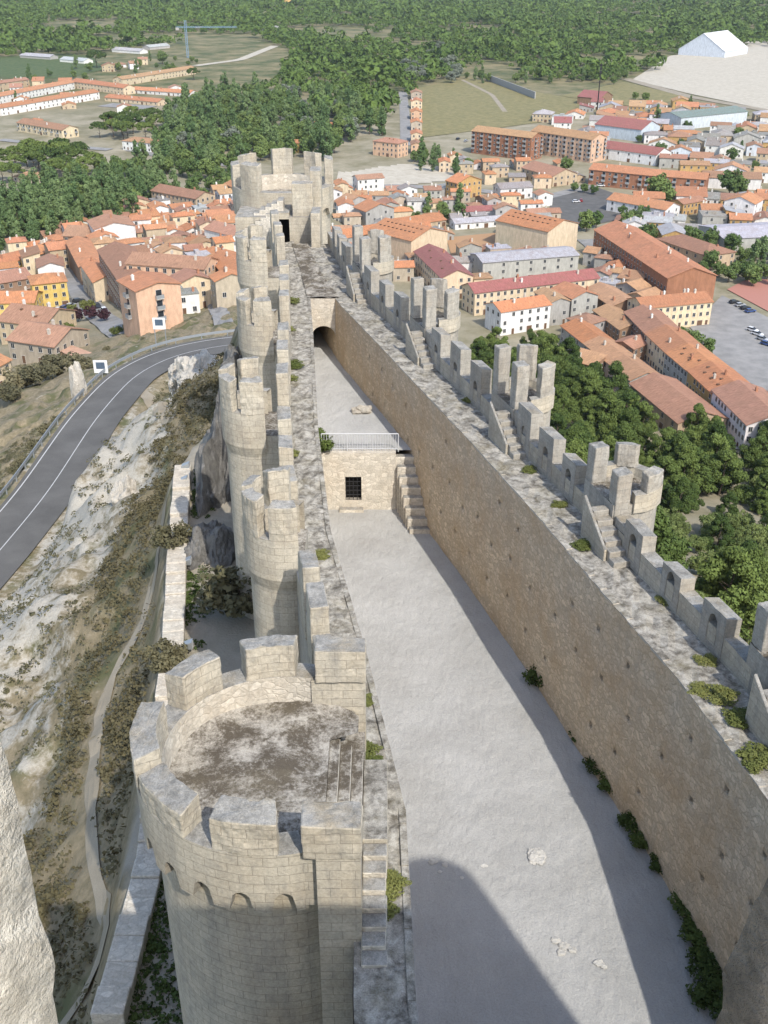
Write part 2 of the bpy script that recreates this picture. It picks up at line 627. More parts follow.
def ribbon(name, pts, w, mat, lift=.05, z=None, step=2.0, kind='structure', rough=True, wvar=0.0):
    """a strip laid on the ground along pts"""
    q = []
    for (a, b) in zip(pts, pts[1:]):
        n = max(1, int(math.hypot(b[0] - a[0], b[1] - a[1]) / step))
        q += [(a[0] + (b[0] - a[0]) * k / n, a[1] + (b[1] - a[1]) * k / n) for k in range(n)]
    q.append(pts[-1])
    for _ in range(4):
        q = [q[0]] + [((q[i - 1][0] + 2 * q[i][0] + q[i + 1][0]) / 4, (q[i - 1][1] + 2 * q[i][1] + q[i + 1][1]) / 4) for i in range(1, len(q) - 1)] + [q[-1]]
    L = []
    for i, p in enumerate(q):
        a, b = q[max(0, i - 1)], q[min(len(q) - 1, i + 1)]
        dx, dy = b[0] - a[0], b[1] - a[1]
        l = math.hypot(dx, dy) or 1
        ww = w * (1 + wvar * (random.random() - .5))
        row = []
        for k in (-.5, -.17, .17, .5):
            x, y = p[0] - dy / l * ww * k, p[1] + dx / l * ww * k
            row.append((x, y, (hz(x, y, rough) if z is None else z) + lift))
        L.append(row)
    m = MB()
    for r0, r1 in zip(L, L[1:]):
        for k in range(3):
            m.face([r0[k + 1], r0[k], r1[k], r1[k + 1]])
    o = m.build(name, mat, weld=True)
    return tag(o, kind=kind)


def smoothline(pts, off=0.0, step=1.5):
    q = []
    for (a, b) in zip(pts, pts[1:]):
        n = max(1, int(math.hypot(b[0] - a[0], b[1] - a[1]) / step))
        q += [(a[0] + (b[0] - a[0]) * k / n, a[1] + (b[1] - a[1]) * k / n) for k in range(n)]
    q.append(pts[-1])
    for _ in range(8):
        q = [q[0]] + [((q[i - 1][0] + 2 * q[i][0] + q[i + 1][0]) / 4, (q[i - 1][1] + 2 * q[i][1] + q[i + 1][1]) / 4) for i in range(1, len(q) - 1)] + [q[-1]]
    r = []
    for i, p in enumerate(q):
        a, b = q[max(0, i - 1)], q[min(len(q) - 1, i + 1)]
        dx, dy = b[0] - a[0], b[1] - a[1]
        l = math.hypot(dx, dy) or 1
        r.append((p[0] - dy / l * off, p[1] + dx / l * off))
    return r


ribbon('road', ROAD, 7.0, M['asphalt'], 0.02, ROADZ, 1.5)
ribbon('road_edge_line', smoothline(ROAD, 2.95), .13, M['paintline'], .035, ROADZ, 1.5)
ribbon('road_centre_line', smoothline(ROAD, -.35), .1, M['paintline'], .035, ROADZ, 1.5)
ribbon('footpath', [G(*p) for p in ((165, 505), (160, 540), (152, 590), (145, 628), (120, 662), (106, 690), (98, 735), (92, 800), (90, 850), (96, 885), (112, 918), (104, 960), (78, 1000), (60, 1030))], .6, M['dirt'], .1, wvar=.8, step=1.0)
ribbon('footpath', [G(*p) for p in ((138, 388), (152, 402), (162, 413), (180, 420))], 1.5, M['dirt'], .12, wvar=.5, step=1.0)
# ------------------------------------------------------------------ the castle
ST = [M['ashlar'], M['cap'], M['roofbed'], M['ashlar_grey'], M['dark'], M['walk'], M['limewash']]
A_, CAP, BED, GREY, DARK, WALK, LIME = range(7)
WR = [(11.9, 2), (11.7, 15), (11.2, 22.9), (10.0, 28.6), (8.35, 34.2), (6.8, 39.8), (4.3, 48), (1.9, 55.4), (-.6, 63.1), (-3.0, 70.4), (-5.0, 78), (-6.6, 87)]
WL = [(1.1, 2), (.85, 14), (.73, 16.3), (.6, 22.5), (-.67, 30.3), (-2.3, 38.9), (-3.4, 49.4), (-4.6, 65), (-5.2, 72), (-6.3, 80), (-7.6, 88)]


def lerp_y(pts, y):
    for a, b in zip(pts, pts[1:]):
        if y <= b[1]:
            break
    t = (y - a[1]) / (b[1] - a[1])
    return a[0] + t * (b[0] - a[0]), Vector((b[0] - a[0], b[1] - a[1], 0)).normalized()


def offset(pts, off):
    """shift a polyline to its right by off (pts run away from the camera)"""
    r = []
    for i, p in enumerate(pts):
        a, b = pts[max(0, i - 1)], pts[min(len(pts) - 1, i + 1)]
        d = Vector((b[0] - a[0], b[1] - a[1], 0)).normalized()
        r.append((p[0] + d.y * off, p[1] - d.x * off))
    return r


def clip_y(pts, y0, y1):
    q = [(lerp_y(pts, y0)[0], y0)] + [p for p in pts if y0 < p[1] < y1] + [(lerp_y(pts, y1)[0], y1)]
    return q


def dense(pts, step=1.0):
    q = []
    for a, b in zip(pts, pts[1:]):
        n = max(1, int(math.hypot(b[0] - a[0], b[1] - a[1]) / step))
        q += [(a[0] + (b[0] - a[0]) * k / n, a[1] + (b[1] - a[1]) * k / n) for k in range(n)]
    return q + [pts[-1]]


def strip_top(m, inner, outer, z, mat, jit=.05, nx=4):
    """uneven walkway surface between two polylines of the same length"""
    rows = []
    for i, (a, b) in enumerate(zip(inner, outer)):
        rows.append([(a[0] + (b[0] - a[0]) * k / nx, a[1] + (b[1] - a[1]) * k / nx, z + (random.random() - .5) * 2 * jit) for k in range(nx + 1)])
    for r0, r1 in zip(rows, rows[1:]):
        for k in range(nx):
            q = [r0[k], r0[k + 1], r1[k + 1], r1[k]]
            if (Vector(q[1]) - Vector(q[0])).cross(Vector(q[2]) - Vector(q[0])).z < 0:
                q.reverse()
            m.face(q, mat)


def wall_faces(m, pts, z0, z1, mat, flip=False):
    u = 0
    for a, b in zip(pts, pts[1:]):
        l = math.hypot(b[0] - a[0], b[1] - a[1])
        q = [(a[0], a[1], z0), (b[0], b[1], z0), (b[0], b[1], z1), (a[0], a[1], z1)]
        uv = [(u, z0), (u + l, z0), (u + l, z1), (u, z1)]
        if flip:
            q.reverse()
            uv.reverse()
        m.face(q, mat, uv)
        u += l


def merlon_poly(c, d, l, w, niche=False):
    """rectangle round c, long side along d"""
    n = Vector((d.y, -d.x, 0))
    return [tuple((c + d * (a * l / 2) + n * (b * w / 2))[:2]) for a, b in ((-1, 1), (1, 1), (1, -1), (-1, -1))]


def slant(poly, z, centre, drop=.12):
    """merlon caps fall a little towards their outer edge"""
    ds = [math.hypot(p[0] - centre[0], p[1] - centre[1]) for p in poly]
    lo, hi = min(ds), max(ds)
    return [z + (random.random() - .5) * .05 - drop * (q - lo) / max(hi - lo, 1e-6) for q in ds]


def merlon(parent, poly, z0, z1, centre, drop=.12, mat=0, bev=.05):
    m = MB()
    m.prism(poly, z0, z1, mat, CAP, ztop=slant(poly, z1, centre, drop))
    return m.build('merlon', ST, parent, bevel=bev, rough=.095)


def niche_merlon(parent, c, d, l, w, z0, z1, side=1):
    """merlon whose inner face has an arched loophole niche; side = direction of the inner face along the left normal of d"""
    n = Vector((-d.y, d.x, 0)) * side
    m = MB()
    wl = .52
    bs, hb, rise = z0 + .25, z0 + 1.15, .3
    F = lambda s, t, z: tuple(c + d * s + n * t + Vector((0, 0, z)))
    jit = [(random.random() - .5) * .06 for _ in range(4)]
    zt = lambda s, t: z1 + jit[(s > 0) * 2 + (t > 0)] - (.1 if t < 0 else 0)
    h, q = l / 2, w / 2
    arcp = [(-wl / 2 * math.cos(k * PI / 6), hb + rise * math.sin(k * PI / 6)) for k in range(7)]
    front = [(-h, z0), (-h, zt(-h, q)), (h, zt(h, q)), (h, z0), (wl / 2, z0), (wl / 2, bs)]
    fr = [(-h, z0), (h, z0), (h, zt(h, q)), (-h, zt(-h, q))]
    # the inner face is split round the opening
    quads = [[(-h, z0), (-wl / 2, z0), (-wl / 2, hb), (-h, hb)], [(wl / 2, z0), (h, z0), (h, hb), (wl / 2, hb)], [(-wl / 2, z0), (wl / 2, z0), (wl / 2, bs), (-wl / 2, bs)],
             [(-h, hb)] + arcp[:4] + [(0, zt(-h, q) * .5 + zt(h, q) * .5), (-h, zt(-h, q))],
             [(h, zt(h, q)), (0, zt(-h, q) * .5 + zt(h, q) * .5)] + arcp[3:] + [(h, hb)]]
    for k, g in enumerate(quads):
        g = list(g)
        a = sum(g[i][0] * g[(i + 1) % len(g)][1] - g[(i + 1) % len(g)][0] * g[i][1] for i in range(len(g)))
        if (a > 0) == (side > 0):
            g.reverse()
        m.face([F(s, q, z) for s, z in g], GREY, [(s, z) for s, z in g])
    loop = [(-wl / 2, bs)] + arcp + [(wl / 2, bs)]
    dp = q - .3
    for a, b in zip(loop, loop[1:] + loop[:1]):
        g = [F(a[0], q, a[1]), F(b[0], q, b[1]), F(b[0], dp, b[1]), F(a[0], dp, a[1])]
        m.face(g, GREY)
    m.face([F(s, dp, z) for s, z in loop], GREY)
    m.face([F(-.05, dp + .004, bs + .3), F(.05, dp + .004, bs + .3), F(.05, dp + .004, hb), F(-.05, dp + .004, hb)], DARK)
    for (s0, t0), (s1, t1) in (((-h, q), (-h, -q)), ((-h, -q), (h, -q)), ((h, -q), (h, q))):
        m.face([F(s0, t0, z0), F(s1, t1, z0), F(s1, t1, zt(s1, t1)), F(s0, t0, zt(s0, t0))], GREY)
    m.face([F(-h, q, zt(-h, q)), F(0, q, (zt(-h, q) + zt(h, q)) / 2), F(h, q, zt(h, q)), F(h, -q, zt(h, -q)), F(-h, -q, zt(-h, -q))], CAP)
    return m.build('merlon', ST, parent, weld=True, rough=.06, rlev=2)


# --- courtyard floor (lower and upper level)
def yard(name, y0, y1, z):
    li, ri = dense(clip_y(WL, y0, y1), .8), dense(clip_y(WR, y0, y1), .8)
    ys = np.linspace(y0, y1, max(3, int((y1 - y0) / .7)))
    m = MB()
    rows = []
    for y in ys:
        a, b = lerp_y(WL, y)[0] - .3, lerp_y(WR, y)[0] + .3
        rows.append([(a + (b - a) * k / 14, y, z + (vnoise(np.array(a + (b - a) * k / 14), np.array(y), 3, 9) - .5) * .12) for k in range(15)])
    for r0, r1 in zip(rows, rows[1:]):
        for k in range(14):
            m.face([r0[k], r0[k + 1], r1[k + 1], r1[k]])
    o = m.build(name, M['gravel'], weld=True, smooth=True)
    tag(o, kind='structure')


yard('courtyard_ground', 1.2, 56.0, 0.0)
yard('terrace_ground', 56.0, 88.0, 3.72)

# --- right curtain wall
H8 = 8.0
rw = empty('curtain_wall', (9, 30, 0), 0, 'long curtain wall with a warm rubble face full of putlog holes, right of the courtyard', 'castle wall', 'curtain walls of the castle')
inner = dense(clip_y(WR, 2, 87), .5)
outer = offset(inner, 2.55)
m = MB()
us = [0]
for a, b in zip(inner, inner[1:]):
    us.append(us[-1] + math.hypot(b[0] - a[0], b[1] - a[1]))


def at_u(u):
    i = min(max(0, np.searchsorted(us, u) - 1), len(us) - 2)
    t = (u - us[i]) / (us[i + 1] - us[i])
    a, b = inner[i], inner[i + 1]
    d = Vector((b[0] - a[0], b[1] - a[1], 0)).normalized()
    return a[0] + t * (b[0] - a[0]), a[1] + t * (b[1] - a[1]), d


holes = {}
for row, zc in enumerate((2.2, 4.3, 6.3)):
    u = 3.0 + row * .9
    while u < us[-1] - 22:
        if random.random() < (.55, .9, .6)[row]:
            s = round(u / .25)
            holes[(s, round((zc + random.uniform(-.3, .3)) / .25))] = 1
        u += random.uniform(1.9, 2.6)
nu, nz = int(us[-1] / .25), 32
ZB = -.25
zl = [ZB + (8.0 - ZB) * k / 32 for k in range(33)]
grid = [[None] * 33 for _ in range(nu + 1)]
for i in range(nu + 1):
    x, y, d = at_u(min(i * .25, us[-1] - 1e-3))
    for k in range(33):
        j = (noise.noise(Vector((x * .9, y * .9, zl[k] * .9))) + .5 * noise.noise(Vector((x * 2.3, y * 2.3, zl[k] * 2.3)))) * .045
        b = (8.0 - zl[k]) * -.018
        grid[i][k] = Vector((x + d.y * (j + b), y - d.x * (j + b), zl[k]))
for i in range(nu):
    for k in range(32):
        q = [grid[i + 1][k], grid[i][k], grid[i][k + 1], grid[i + 1][k + 1]]
        uv = [(-(i + 1) * .25, zl[k]), (-i * .25, zl[k]), (-i * .25, zl[k + 1]), (-(i + 1) * .25, zl[k + 1])]
        if (i, k) in holes:
            x, y, d = at_u(min(i * .25, us[-1] - .3))
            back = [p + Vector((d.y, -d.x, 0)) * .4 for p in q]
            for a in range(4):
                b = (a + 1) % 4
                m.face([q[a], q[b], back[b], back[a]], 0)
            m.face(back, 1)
        else:
            m.face(q, 0, uv)
m.build('wall_face', [M['rubble'], M['dark']], rw, weld=True, smooth=True)
m = MB()
wall_faces(m, outer, -9, 8.0, A_)
strip_top(m, offset(inner, .22), offset(inner, 2.0), 7.97, WALK, .05, 6)
m.build('walkway', ST, rw, weld=True)
m = MB()
cin, cout = inner, offset(inner, .27)
for i in range(0, len(cin) - 1):
    zt = 8.02 + (random.random() - .5) * .05
    m.prism([cout[i], cout[i + 1], cin[i + 1], cin[i]], 7.93, zt, LIME, WALK)
m.build('edge_coping', ST, rw)
m = MB()
pi_, po = offset(inner, 1.95), outer
for i in range(0, len(pi_) - 1, 2):
    j = min(i + 2, len(pi_) - 1)
    m.prism([po[i], po[j], pi_[j], pi_[i]], 7.9, 8.95 + (random.random() - .5) * .08, A_, CAP, u0=us[i])
m.build('parapet', ST, rw)


def wall_at(y, off):
    x, d = lerp_y(WR, y)
    return Vector((x + d.y * off, y - d.x * off, 0)), d


RT = [(26.6, 0), (38.6, 1), (48.6, 1), (60.8, 1), (73.6, 1)]
ys = []
for (ya, _), (yb, _) in zip(RT, RT[1:]):
    for f in (.27, .5, .74):
        ys.append(ya + (yb - ya) * f)
ys += [4.5, 7.5, 10.5, 14, 17.2, 20.2, 23.6]
for y in [77.5, 80.3, 83.0]:
    ys.append(y)
for y in ys:
    c, d = wall_at(y, 2.24)
    l = random.uniform(1.25, 1.6)
    niche_merlon(rw, c, d, l, .62, 8.85, 10.45 + random.uniform(-.12, .15), 1) if False else niche_merlon(rw, c, d, l, .62, 8.0, 10.35 - .65 * max(0, min(1, (46 - y) / 8)) + random.uniform(-.15, .15), 1)


def wall_turret(y, label):
    c, d = wall_at(y, 2.3)
    out = Vector((d.y, -d.x, 0))
    ctr = c + out * .75
    dz = -.85 * max(0, min(1, (46 - y) / 7))
    t = empty('wall_turret', (ctr.x, ctr.y, 8.0), 0, label, 'turret', 'small turrets on the right curtain wall')
    a0 = math.degrees(math.atan2(out.y, out.x))
    L = lambda r, da: (ctr.x + r * math.cos(R(a0 + da)), ctr.y + r * math.sin(R(a0 + da)))
    m = MB()
    body = [L(1.5, a) for a in range(-100, 101, 20)]
    body += [tuple((c - out * .35 + d * s)[:2]) for s in (1.35, -1.35)]
    m.prism(body, -9, 9.75, GREY, BED)
    m.build('shaft', ST, t)
    m = MB()
    ring = [L(1.62, a) for a in range(-100, 101, 20)] + [L(1.18, a) for a in range(100, -101, -20)]
    n = 10
    for k in range(n):
        m.prism([ring[k], ring[k + 1], ring[2 * n - k], ring[2 * n + 1 - k]], 9.4, 10.25 + (random.random() - .5) * .06, A_, CAP)
    m.build('parapet', ST, t)
    for a in (-62, 60):
        p = [L(1.6, a - 20), L(1.62, a), L(1.6, a + 20), L(1.14, a + 20), L(1.12, a), L(1.14, a - 20)]
        merlon(t, p, 10.2, 12.0 + dz + random.uniform(-.15, .15), ctr, .1, GREY)
    for s, hh in ((1.08, 12.3), (-1.1, 12.15)):
        q = c + out * .02 + d * s
        merlon(t, merlon_poly(q, d, .68, .66), 8.0, hh + dz + random.uniform(-.15, .1), ctr, .05, GREY)
    # stair up from the walkway, climbing away from the camera
    m = MB()
    for k in range(6):
        q = c - out * .72 + d * (-3.0 + k * .42)
        m.prism(merlon_poly(q, d, .43, .7), 7.9, 8.22 + k * .25, GREY, CAP)
    m.build('stair', ST, t, bevel=.03)
    m = MB()
    poly = [tuple((c - out * 1.22 + d * s)[:2]) for s in (-2.6, -.4)] + [tuple((c - out * 1.1 + d * s)[:2]) for s in (-.4, -2.6)]
    m.prism([poly[3], poly[2], poly[1], poly[0]], 7.9, 9, A_, CAP, ztop=[8.5, 9.9, 9.9, 8.5])
    m.build('stair_wall', ST, t, bevel=.03)
    q = c - d * 2.2 + out * .02
    merlon(t, merlon_poly(q, d, 1.4, .66), 8.0, 9.75 + dz * .4, ctr, .05, GREY)
    return t


for (y, _), l in zip(RT, ('turret cut by the frame edge on the right battlements, nearest to the viewer',
                          'nearest complete turret on the right battlements, standing before the dark pines',
                          'second complete turret from the viewer on the right battlements, beside the first pine tops',
                          'third complete turret on the right battlements, in front of the long red roof',
                          'farthest small turret on the right battlements, just before the end tower')):
    wall_turret(y, l)

# --- left curtain wall
lw = empty('curtain_wall', (-1, 30, 0), 0, 'long curtain wall with narrow mossy walkway linking the round towers, left of the courtyard', 'castle wall', 'curtain walls of the castle')
inn = dense(clip_y(WL, 2, 88), .5)
m = MB()
wall_faces(m, inn, -.2, 8.0, LIME, True)
wall_faces(m, offset([p for p in inn if p[1] < 18.2], -1.47), -7, 8.0, GREY)
wall_faces(m, offset([p for p in inn if p[1] > 18.2], -1.95), -7, 8.0, GREY)
m.build('wall_face', ST, lw, weld=True)
m = MB()
strip_top(m, offset(inn, -1.45), offset(inn, -.16), 7.97, WALK, .06, 5)
m.build('walkway', ST, lw, weld=True)
m = MB()
a, b = offset(inn, -.17 ), offset(inn, .03)
for i in range(len(inn) - 1):
    m.prism([b[i], b[i + 1], a[i + 1], a[i]], 7.9, 8.01 + (random.random() - .5) * .05, WALK, WALK)
m.build('edge_coping', ST, lw)
LT = [(21.9, 4.4), (35.3, 1.6), (47.2, 1.6), (60.0, 1.5), (74.0, 1.55)]
m = MB()
a, b = offset(inn, -1.42), offset(inn, -1.95)
for i in range(0, len(inn) - 1, 2):
    if inn[i][1] < 25.8:
        continue
    j = min(i + 2, len(inn) - 1)
    m.prism([a[i], a[j], b[j], b[i]], 7.9, 9.2 + (random.random() - .5) * .1, A_, CAP, u0=i * .5)
m.build('parapet', ST, lw)
for y, z in ((27.6, 10.3), (29.7, 10.9), (31.9, 11.0), (38.6, 11.0), (41.4, 11.1), (44.3, 11.2), (50.4, 11.0), (53.3, 11.2), (56.8, 11.1), (63.2, 11.1), (66.4, 11.2), (69.6, 11.2), (77.4, 11.2), (80.6, 11.3), (84.0, 11.4)):
    x, d = lerp_y(WL, y)
    c = Vector((x - d.y * 1.69, y + d.x * 1.69, 0))
    mm = MB()
    mm.prism(merlon_poly(c, d, random.uniform(1.2, 1.6), .62), 8.0, z, A_, CAP, ztop=[z + random.uniform(-.06, .06) for _ in range(4)])
    mm.build('merlon', ST, lw, bevel=.05, rough=.095)


# --- round towers
def round_tower(cx, cy, r, zt, angs, label, flank):
    t = empty('round_tower', (cx, cy, 0), 0, label, 'tower', 'small round towers on the left wall')
    c = (cx, cy)
    x, d = lerp_y(WL, cy)
    ax = x - 1.45
    m = MB()
    n = 24
    body = arc(c, r, 70, 290, n)
    for k in range(n):
        a, b = body[k], body[k + 1]
        u = k * R(220 / n) * r
        w = R(220 / n) * r
        for z0, z1, mt in ((-7, 8.9, A_),):
            m.face([(a[0], a[1], z0), (b[0], b[1], z0), (b[0], b[1], z1), (a[0], a[1], z1)], mt, [(u, z0), (u + w, z0), (u + w, z1), (u, z1)])
    m.prism([body[0]] + [(ax, body[0][1]), (ax, body[-1][1])] [::1] + [body[-1]] if False else [(body[-1][0], body[-1][1]), (ax, body[-1][1]), (ax, body[0][1]), (body[0][0], body[0][1])], -7, 9.3, A_, BED)
    m.face([(p[0], p[1], 9.3) for p in body] , BED)
    m.build('shaft', ST, t, weld=True)
    m = MB()
    for k in range(n):
        q0, q1 = R(70 + 220 * k / n), R(70 + 220 * (k + 1) / n)
        f = lambda q, rr, z: (cx + rr * math.cos(q), cy + rr * math.sin(q), z)
        u, w = k * R(220 / n) * r, R(220 / n) * r
        for (ra, za), (rb, zb), mt in (((r, 8.2), (r + .16, 8.75), A_), ((r + .16, 8.75), (r + .16, 10.5), A_), ((r + .16, 10.5), (r - .3, 10.52), CAP), ((r - .3, 10.52), (r - .3, 9.28), A_)):
            m.face([f(q0, ra, za), f(q1, ra, za), f(q1, rb, zb), f(q0, rb, zb)], mt, [(u, za), (u + w, za), (u + w, zb + .001), (u, zb + .001)])
    m.build('parapet', ST, t, weld=True)
    for a0, a1 in angs:
        merlon(t, sector(c, r - .29, r + .17, a0, a1, 5), 10.45, zt + random.uniform(-.08, .12), c, .1, bev=.04)
    return t


ANG = [(88, 126), (142, 178), (197, 236), (252, 290)]
for (cx, cy, r, zt, l) in ((-3.75, 35.3, 1.5, 12.0, 'nearest small round tower of the left wall, right behind the large mossy tower'),
                           (-6.2, 47.2, 1.55, 12.1, 'second small round tower of the left wall, with a long pale shaft'),
                           (-7.0, 60.0, 1.5, 12.0, 'third small round tower along the left wall, above the bend of the road'),
                           (-8.7, 74.0, 1.6, 12.2, 'farthest small round tower along the left wall, just before the big end tower')):
    round_tower(cx, cy, r, zt, ANG, l, 0)


def big_tower(cx, cy, r, zp, zs, zm, merl, name, label, right_x=None, nz=48, zb=-8, a_lo=55, a_hi=305, flare=.34, p_lo=None, p_hi=None):
    """round tower with a projecting parapet on little arches"""
    t = empty(name, (cx, cy, 0), 0, label, 'tower', 'large round towers')
    c = (cx, cy)
    f = lambda q, rr, z: (cx + rr * math.cos(R(q)), cy + rr * math.sin(R(q)), z)
    cl = (lambda p: (min(p[0], right_x), p[1], p[2])) if right_x is not None else (lambda p: p)
    rs = r - flare
    m = MB()
    n = nz
    st = (a_hi - a_lo) / n
    zlev = [zb, zp - 9, zp - 4, zp - 2.2, zp - .9, zp - .25]
    for k in range(n):
        q0, q1 = a_lo + st * k, a_lo + st * (k + 1)
        u, w = R(q0) * rs, R(st) * rs
        for za, zb_ in zip(zlev, zlev[1:]):
            m.face([cl(f(q0, rs, za)), cl(f(q1, rs, za)), cl(f(q1, rs, zb_)), cl(f(q0, rs, zb_))], A_, [(u, za), (u + w, za), (u + w, zb_), (u, zb_)])
    m.build('shaft', ST, t, weld=True, smooth=False)
    # arch table: arches open between corbels
    m = MB()
    a_lo, a_hi = (a_lo if p_lo is None else p_lo), (a_hi if p_hi is None else p_hi)
    st = (a_hi - a_lo) / n
    na = 13
    step = (a_hi - a_lo) / na
    zc0, zc1 = zp - 1.1, zp - .1
    for k in range(na):
        b0 = a_lo + step * k
        seg = 10
        half = .3 * step
        mid = b0 + step / 2
        pts = []
        for i in range(seg + 1):
            q = b0 + step * i / seg
            dq = abs(q - mid) / half
            lo = zc0 + (.15 + .5 * math.sqrt(max(0, 1 - dq * dq)) if dq < 1 else 0.0)
            pts.append((q, lo))
        for (q0, l0), (q1, l1) in zip(pts, pts[1:]):
            u, w = R(q0) * r, R(q1 - q0) * r
            m.face([cl(f(q0, r, l0)), cl(f(q1, r, l1)), cl(f(q1, r, zc1)), cl(f(q0, r, zc1))], A_, [(u, l0), (u + w, l1), (u + w, zc1), (u, zc1)])
            m.face([cl(f(q0, rs - .02, l0)), cl(f(q1, rs - .02, l1)), cl(f(q1, r, l1)), cl(f(q0, r, l0))], GREY)
        for q in (mid - half, mid + half):
            m.face([cl(f(q, rs - .02, zc0)), cl(f(q, r, zc0)), cl(f(q, r, zc0 + .13)), cl(f(q, rs - .02, zc0 + .13))], GREY)
    m.build('arch_table', ST, t, weld=True)
    m = MB()
    ri = r - .72
    for k in range(n):
        q0, q1 = a_lo + st * k, a_lo + st * (k + 1)
        u, w = R(q0) * r, R(st) * r
        for (ra, za), (rb, zb_), mt in (((r, zc1), (r, zs), A_), ((r, zs), (ri, zs + .02), CAP), ((ri, zs + .02), (ri, zp - .1), LIME)):
            m.face([cl(f(q0, ra, za)), cl(f(q1, ra, za)), cl(f(q1, rb, zb_)), cl(f(q0, rb, zb_))], mt, [(u, za), (u + w, za), (u + w, zb_ + (0 if ra == rb else .6)), (u, zb_ + (0 if ra == rb else .6))])
    m.build('parapet', ST, t, weld=True)
    for a0, a1, z, in merl:
        p = sector(c, ri + .02, r + .005, a0, a1, 6)
        if right_x is not None:
            p = [(min(q[0], right_x), q[1]) for q in p]
        merlon(t, p, zs - .02, z, c, .14, bev=.045)
    return t


# near tower
NT_ = big_tower(-2.85, 21.9, 3.82, 10.0, 10.85, 12.0, [(250, 275, 12.0), (209, 238, 11.75), (169, 205, 12.0), (126, 151, 12.05), (86, 112, 12.0)], 'main_round_tower',
                'large round tower in the foreground with mossy platform and row of small arches', -.72, p_lo=76, p_hi=284)
m = MB()
pl = [(p[0], p[1]) for p in arc((-2.9, 21.9), 3.3, 46, 314, 40)]
pl = [(min(p[0], -.72), p[1]) for p in pl]
rows = []
for iy in range(25):
    y = 18.7 + 6.4 * iy / 24
    hw = math.sqrt(max(0.01, 3.3 ** 2 - (y - 21.9) ** 2))
    x0, x1 = -2.9 - hw, min(-2.9 + hw, -1.55 if 19.2 < y < 23.4 else -.74)
    rows.append([(x0 + (x1 - x0) * k / 16, y, 9.98 + .16 * noise.noise(Vector(((x0 + (x1 - x0) * k / 16) * .8, y * .8, 3))) + random.uniform(-.015, .015)) for k in range(17)])
for r0, r1 in zip(rows, rows[1:]):
    for k in range(16):
        m.face([r0[k], r0[k + 1], r1[k + 1], r1[k]], BED)
m.build('platform', ST, NT_, weld=True, smooth=True)
# straight right flank with two merlons and the steps
m = MB()
m.prism([(-1.62, 17.98), (-.55, 17.98), (-.55, 18.75), (-1.62, 18.75)], -4, 10.85, A_, CAP)
m.prism([(-2.15, 18.2), (-1.62, 18.2), (-1.62, 18.75), (-2.15, 18.75)], 9.05, 10.85, A_, CAP)
m.prism([(-2.15, 24.85), (-.55, 24.85), (-.55, 25.55), (-2.15, 25.55)], -4, 10.85, A_, CAP)
m.prism([(-1.3, 18.76), (-.57, 18.76), (-.57, 24.74), (-1.3, 24.74)], -4, 9.0, A_, BED)
m.build('flank_wall', ST, NT_)
merlon(NT_, [(-1.95, 17.96), (-.52, 17.96), (-.52, 18.77), (-1.95, 18.77)], 10.83, 12.0, (-2.9, 21.9), .12)
merlon(NT_, [(-2.02, 24.73), (-.53, 24.73), (-.53, 25.57), (-2.02, 25.57)], 10.83, 12.02, (-2.9, 21.9), .1)
m = MB()
for k, (x0, x1, z) in enumerate(((-1.56, -1.26, 9.82), (-1.25, -.93, 9.58), (-.92, -.6, 9.34))):
    m.box(x0, x1, 19.7, 23.5, 8.9, z, LIME, BED)
m.build('platform_steps', ST, NT_, bevel=.03)
m = MB()
m.box(-.58, .1, 20.3, 23.4, 7.8, 9.12, A_, WALK)
for k in range(8):
    m.box(-.56, .08 - (k % 3) * .02, 19.87 - k * .44, 20.31 - k * .44, 7.0, 8.97 - k * .15, LIME, CAP)
m.build('side_stair', ST, NT_, bevel=.035)

# far tower where the walls meet
FT = big_tower(-9.0, 96.0, 4.5, 9.9, 11.2, 13.4, [(222, 248, 13.5), (176, 203, 13.1), (132, 157, 13.3), (82, 108, 13.5), (42, 64, 13.3), (-8, 17, 13.4)], 'end_round_tower',
               'big round tower with dark doorway at the far end where both walls meet', None, 60, -26, -70, 285)
m = MB()
m.prism(arc((-9.0, 96.0), 3.85, 0, 360, 32)[:-1], 9.0, 9.92, A_, BED)
m.build('platform', ST, FT)
m = MB()
m.prism([(-12.4, 88.4), (-9.42, 88.4), (-9.42, 92.6), (-12.4, 92.6)], -8, 9.9, A_, CAP)
m.prism([(-7.9, 88.4), (-5.4, 88.4), (-5.4, 92.6), (-7.9, 92.6)], -8, 9.9, A_, CAP)
m.prism([(-9.42, 88.4), (-7.9, 88.4), (-7.9, 92.6), (-9.42, 92.6)], 9.72, 10.25, A_, CAP)
m.prism([(-9.42, 89.6), (-7.9, 89.6), (-7.9, 89.9), (-9.42, 89.9)], 6.5, 9.72, DARK, DARK)
m.build('gate_block', ST, FT)
m = MB()
for k in range(6):
    m.box(-11.6 + k * .45, -11.15 + k * .45, 88.0 - .02, 88.38, 7.5, 10.0 + k * .28 - .9, LIME, CAP)
for k in range(5):
    m.box(-10.9 + k * .5, -10.4 + k * .5, 89.0, 90.6, 9.8, 10.1 + k * .25, LIME, CAP)
m.build('stair', ST, FT, bevel=.03)
for (x0, x1, y0, y1, z) in ((-7.6, -5.9, 88.6, 89.6, 12.6), (-6.2, -5.3, 90.4, 92.2, 13.3), (-5.95, -5.2, 86.0, 88.2, 10.8)):
    merlon(FT, [(x0, y0), (x1, y0), (x1, y1), (x0, y1)], 7.9 if z < 11 else 9.88, z, (-9, 96), .05)

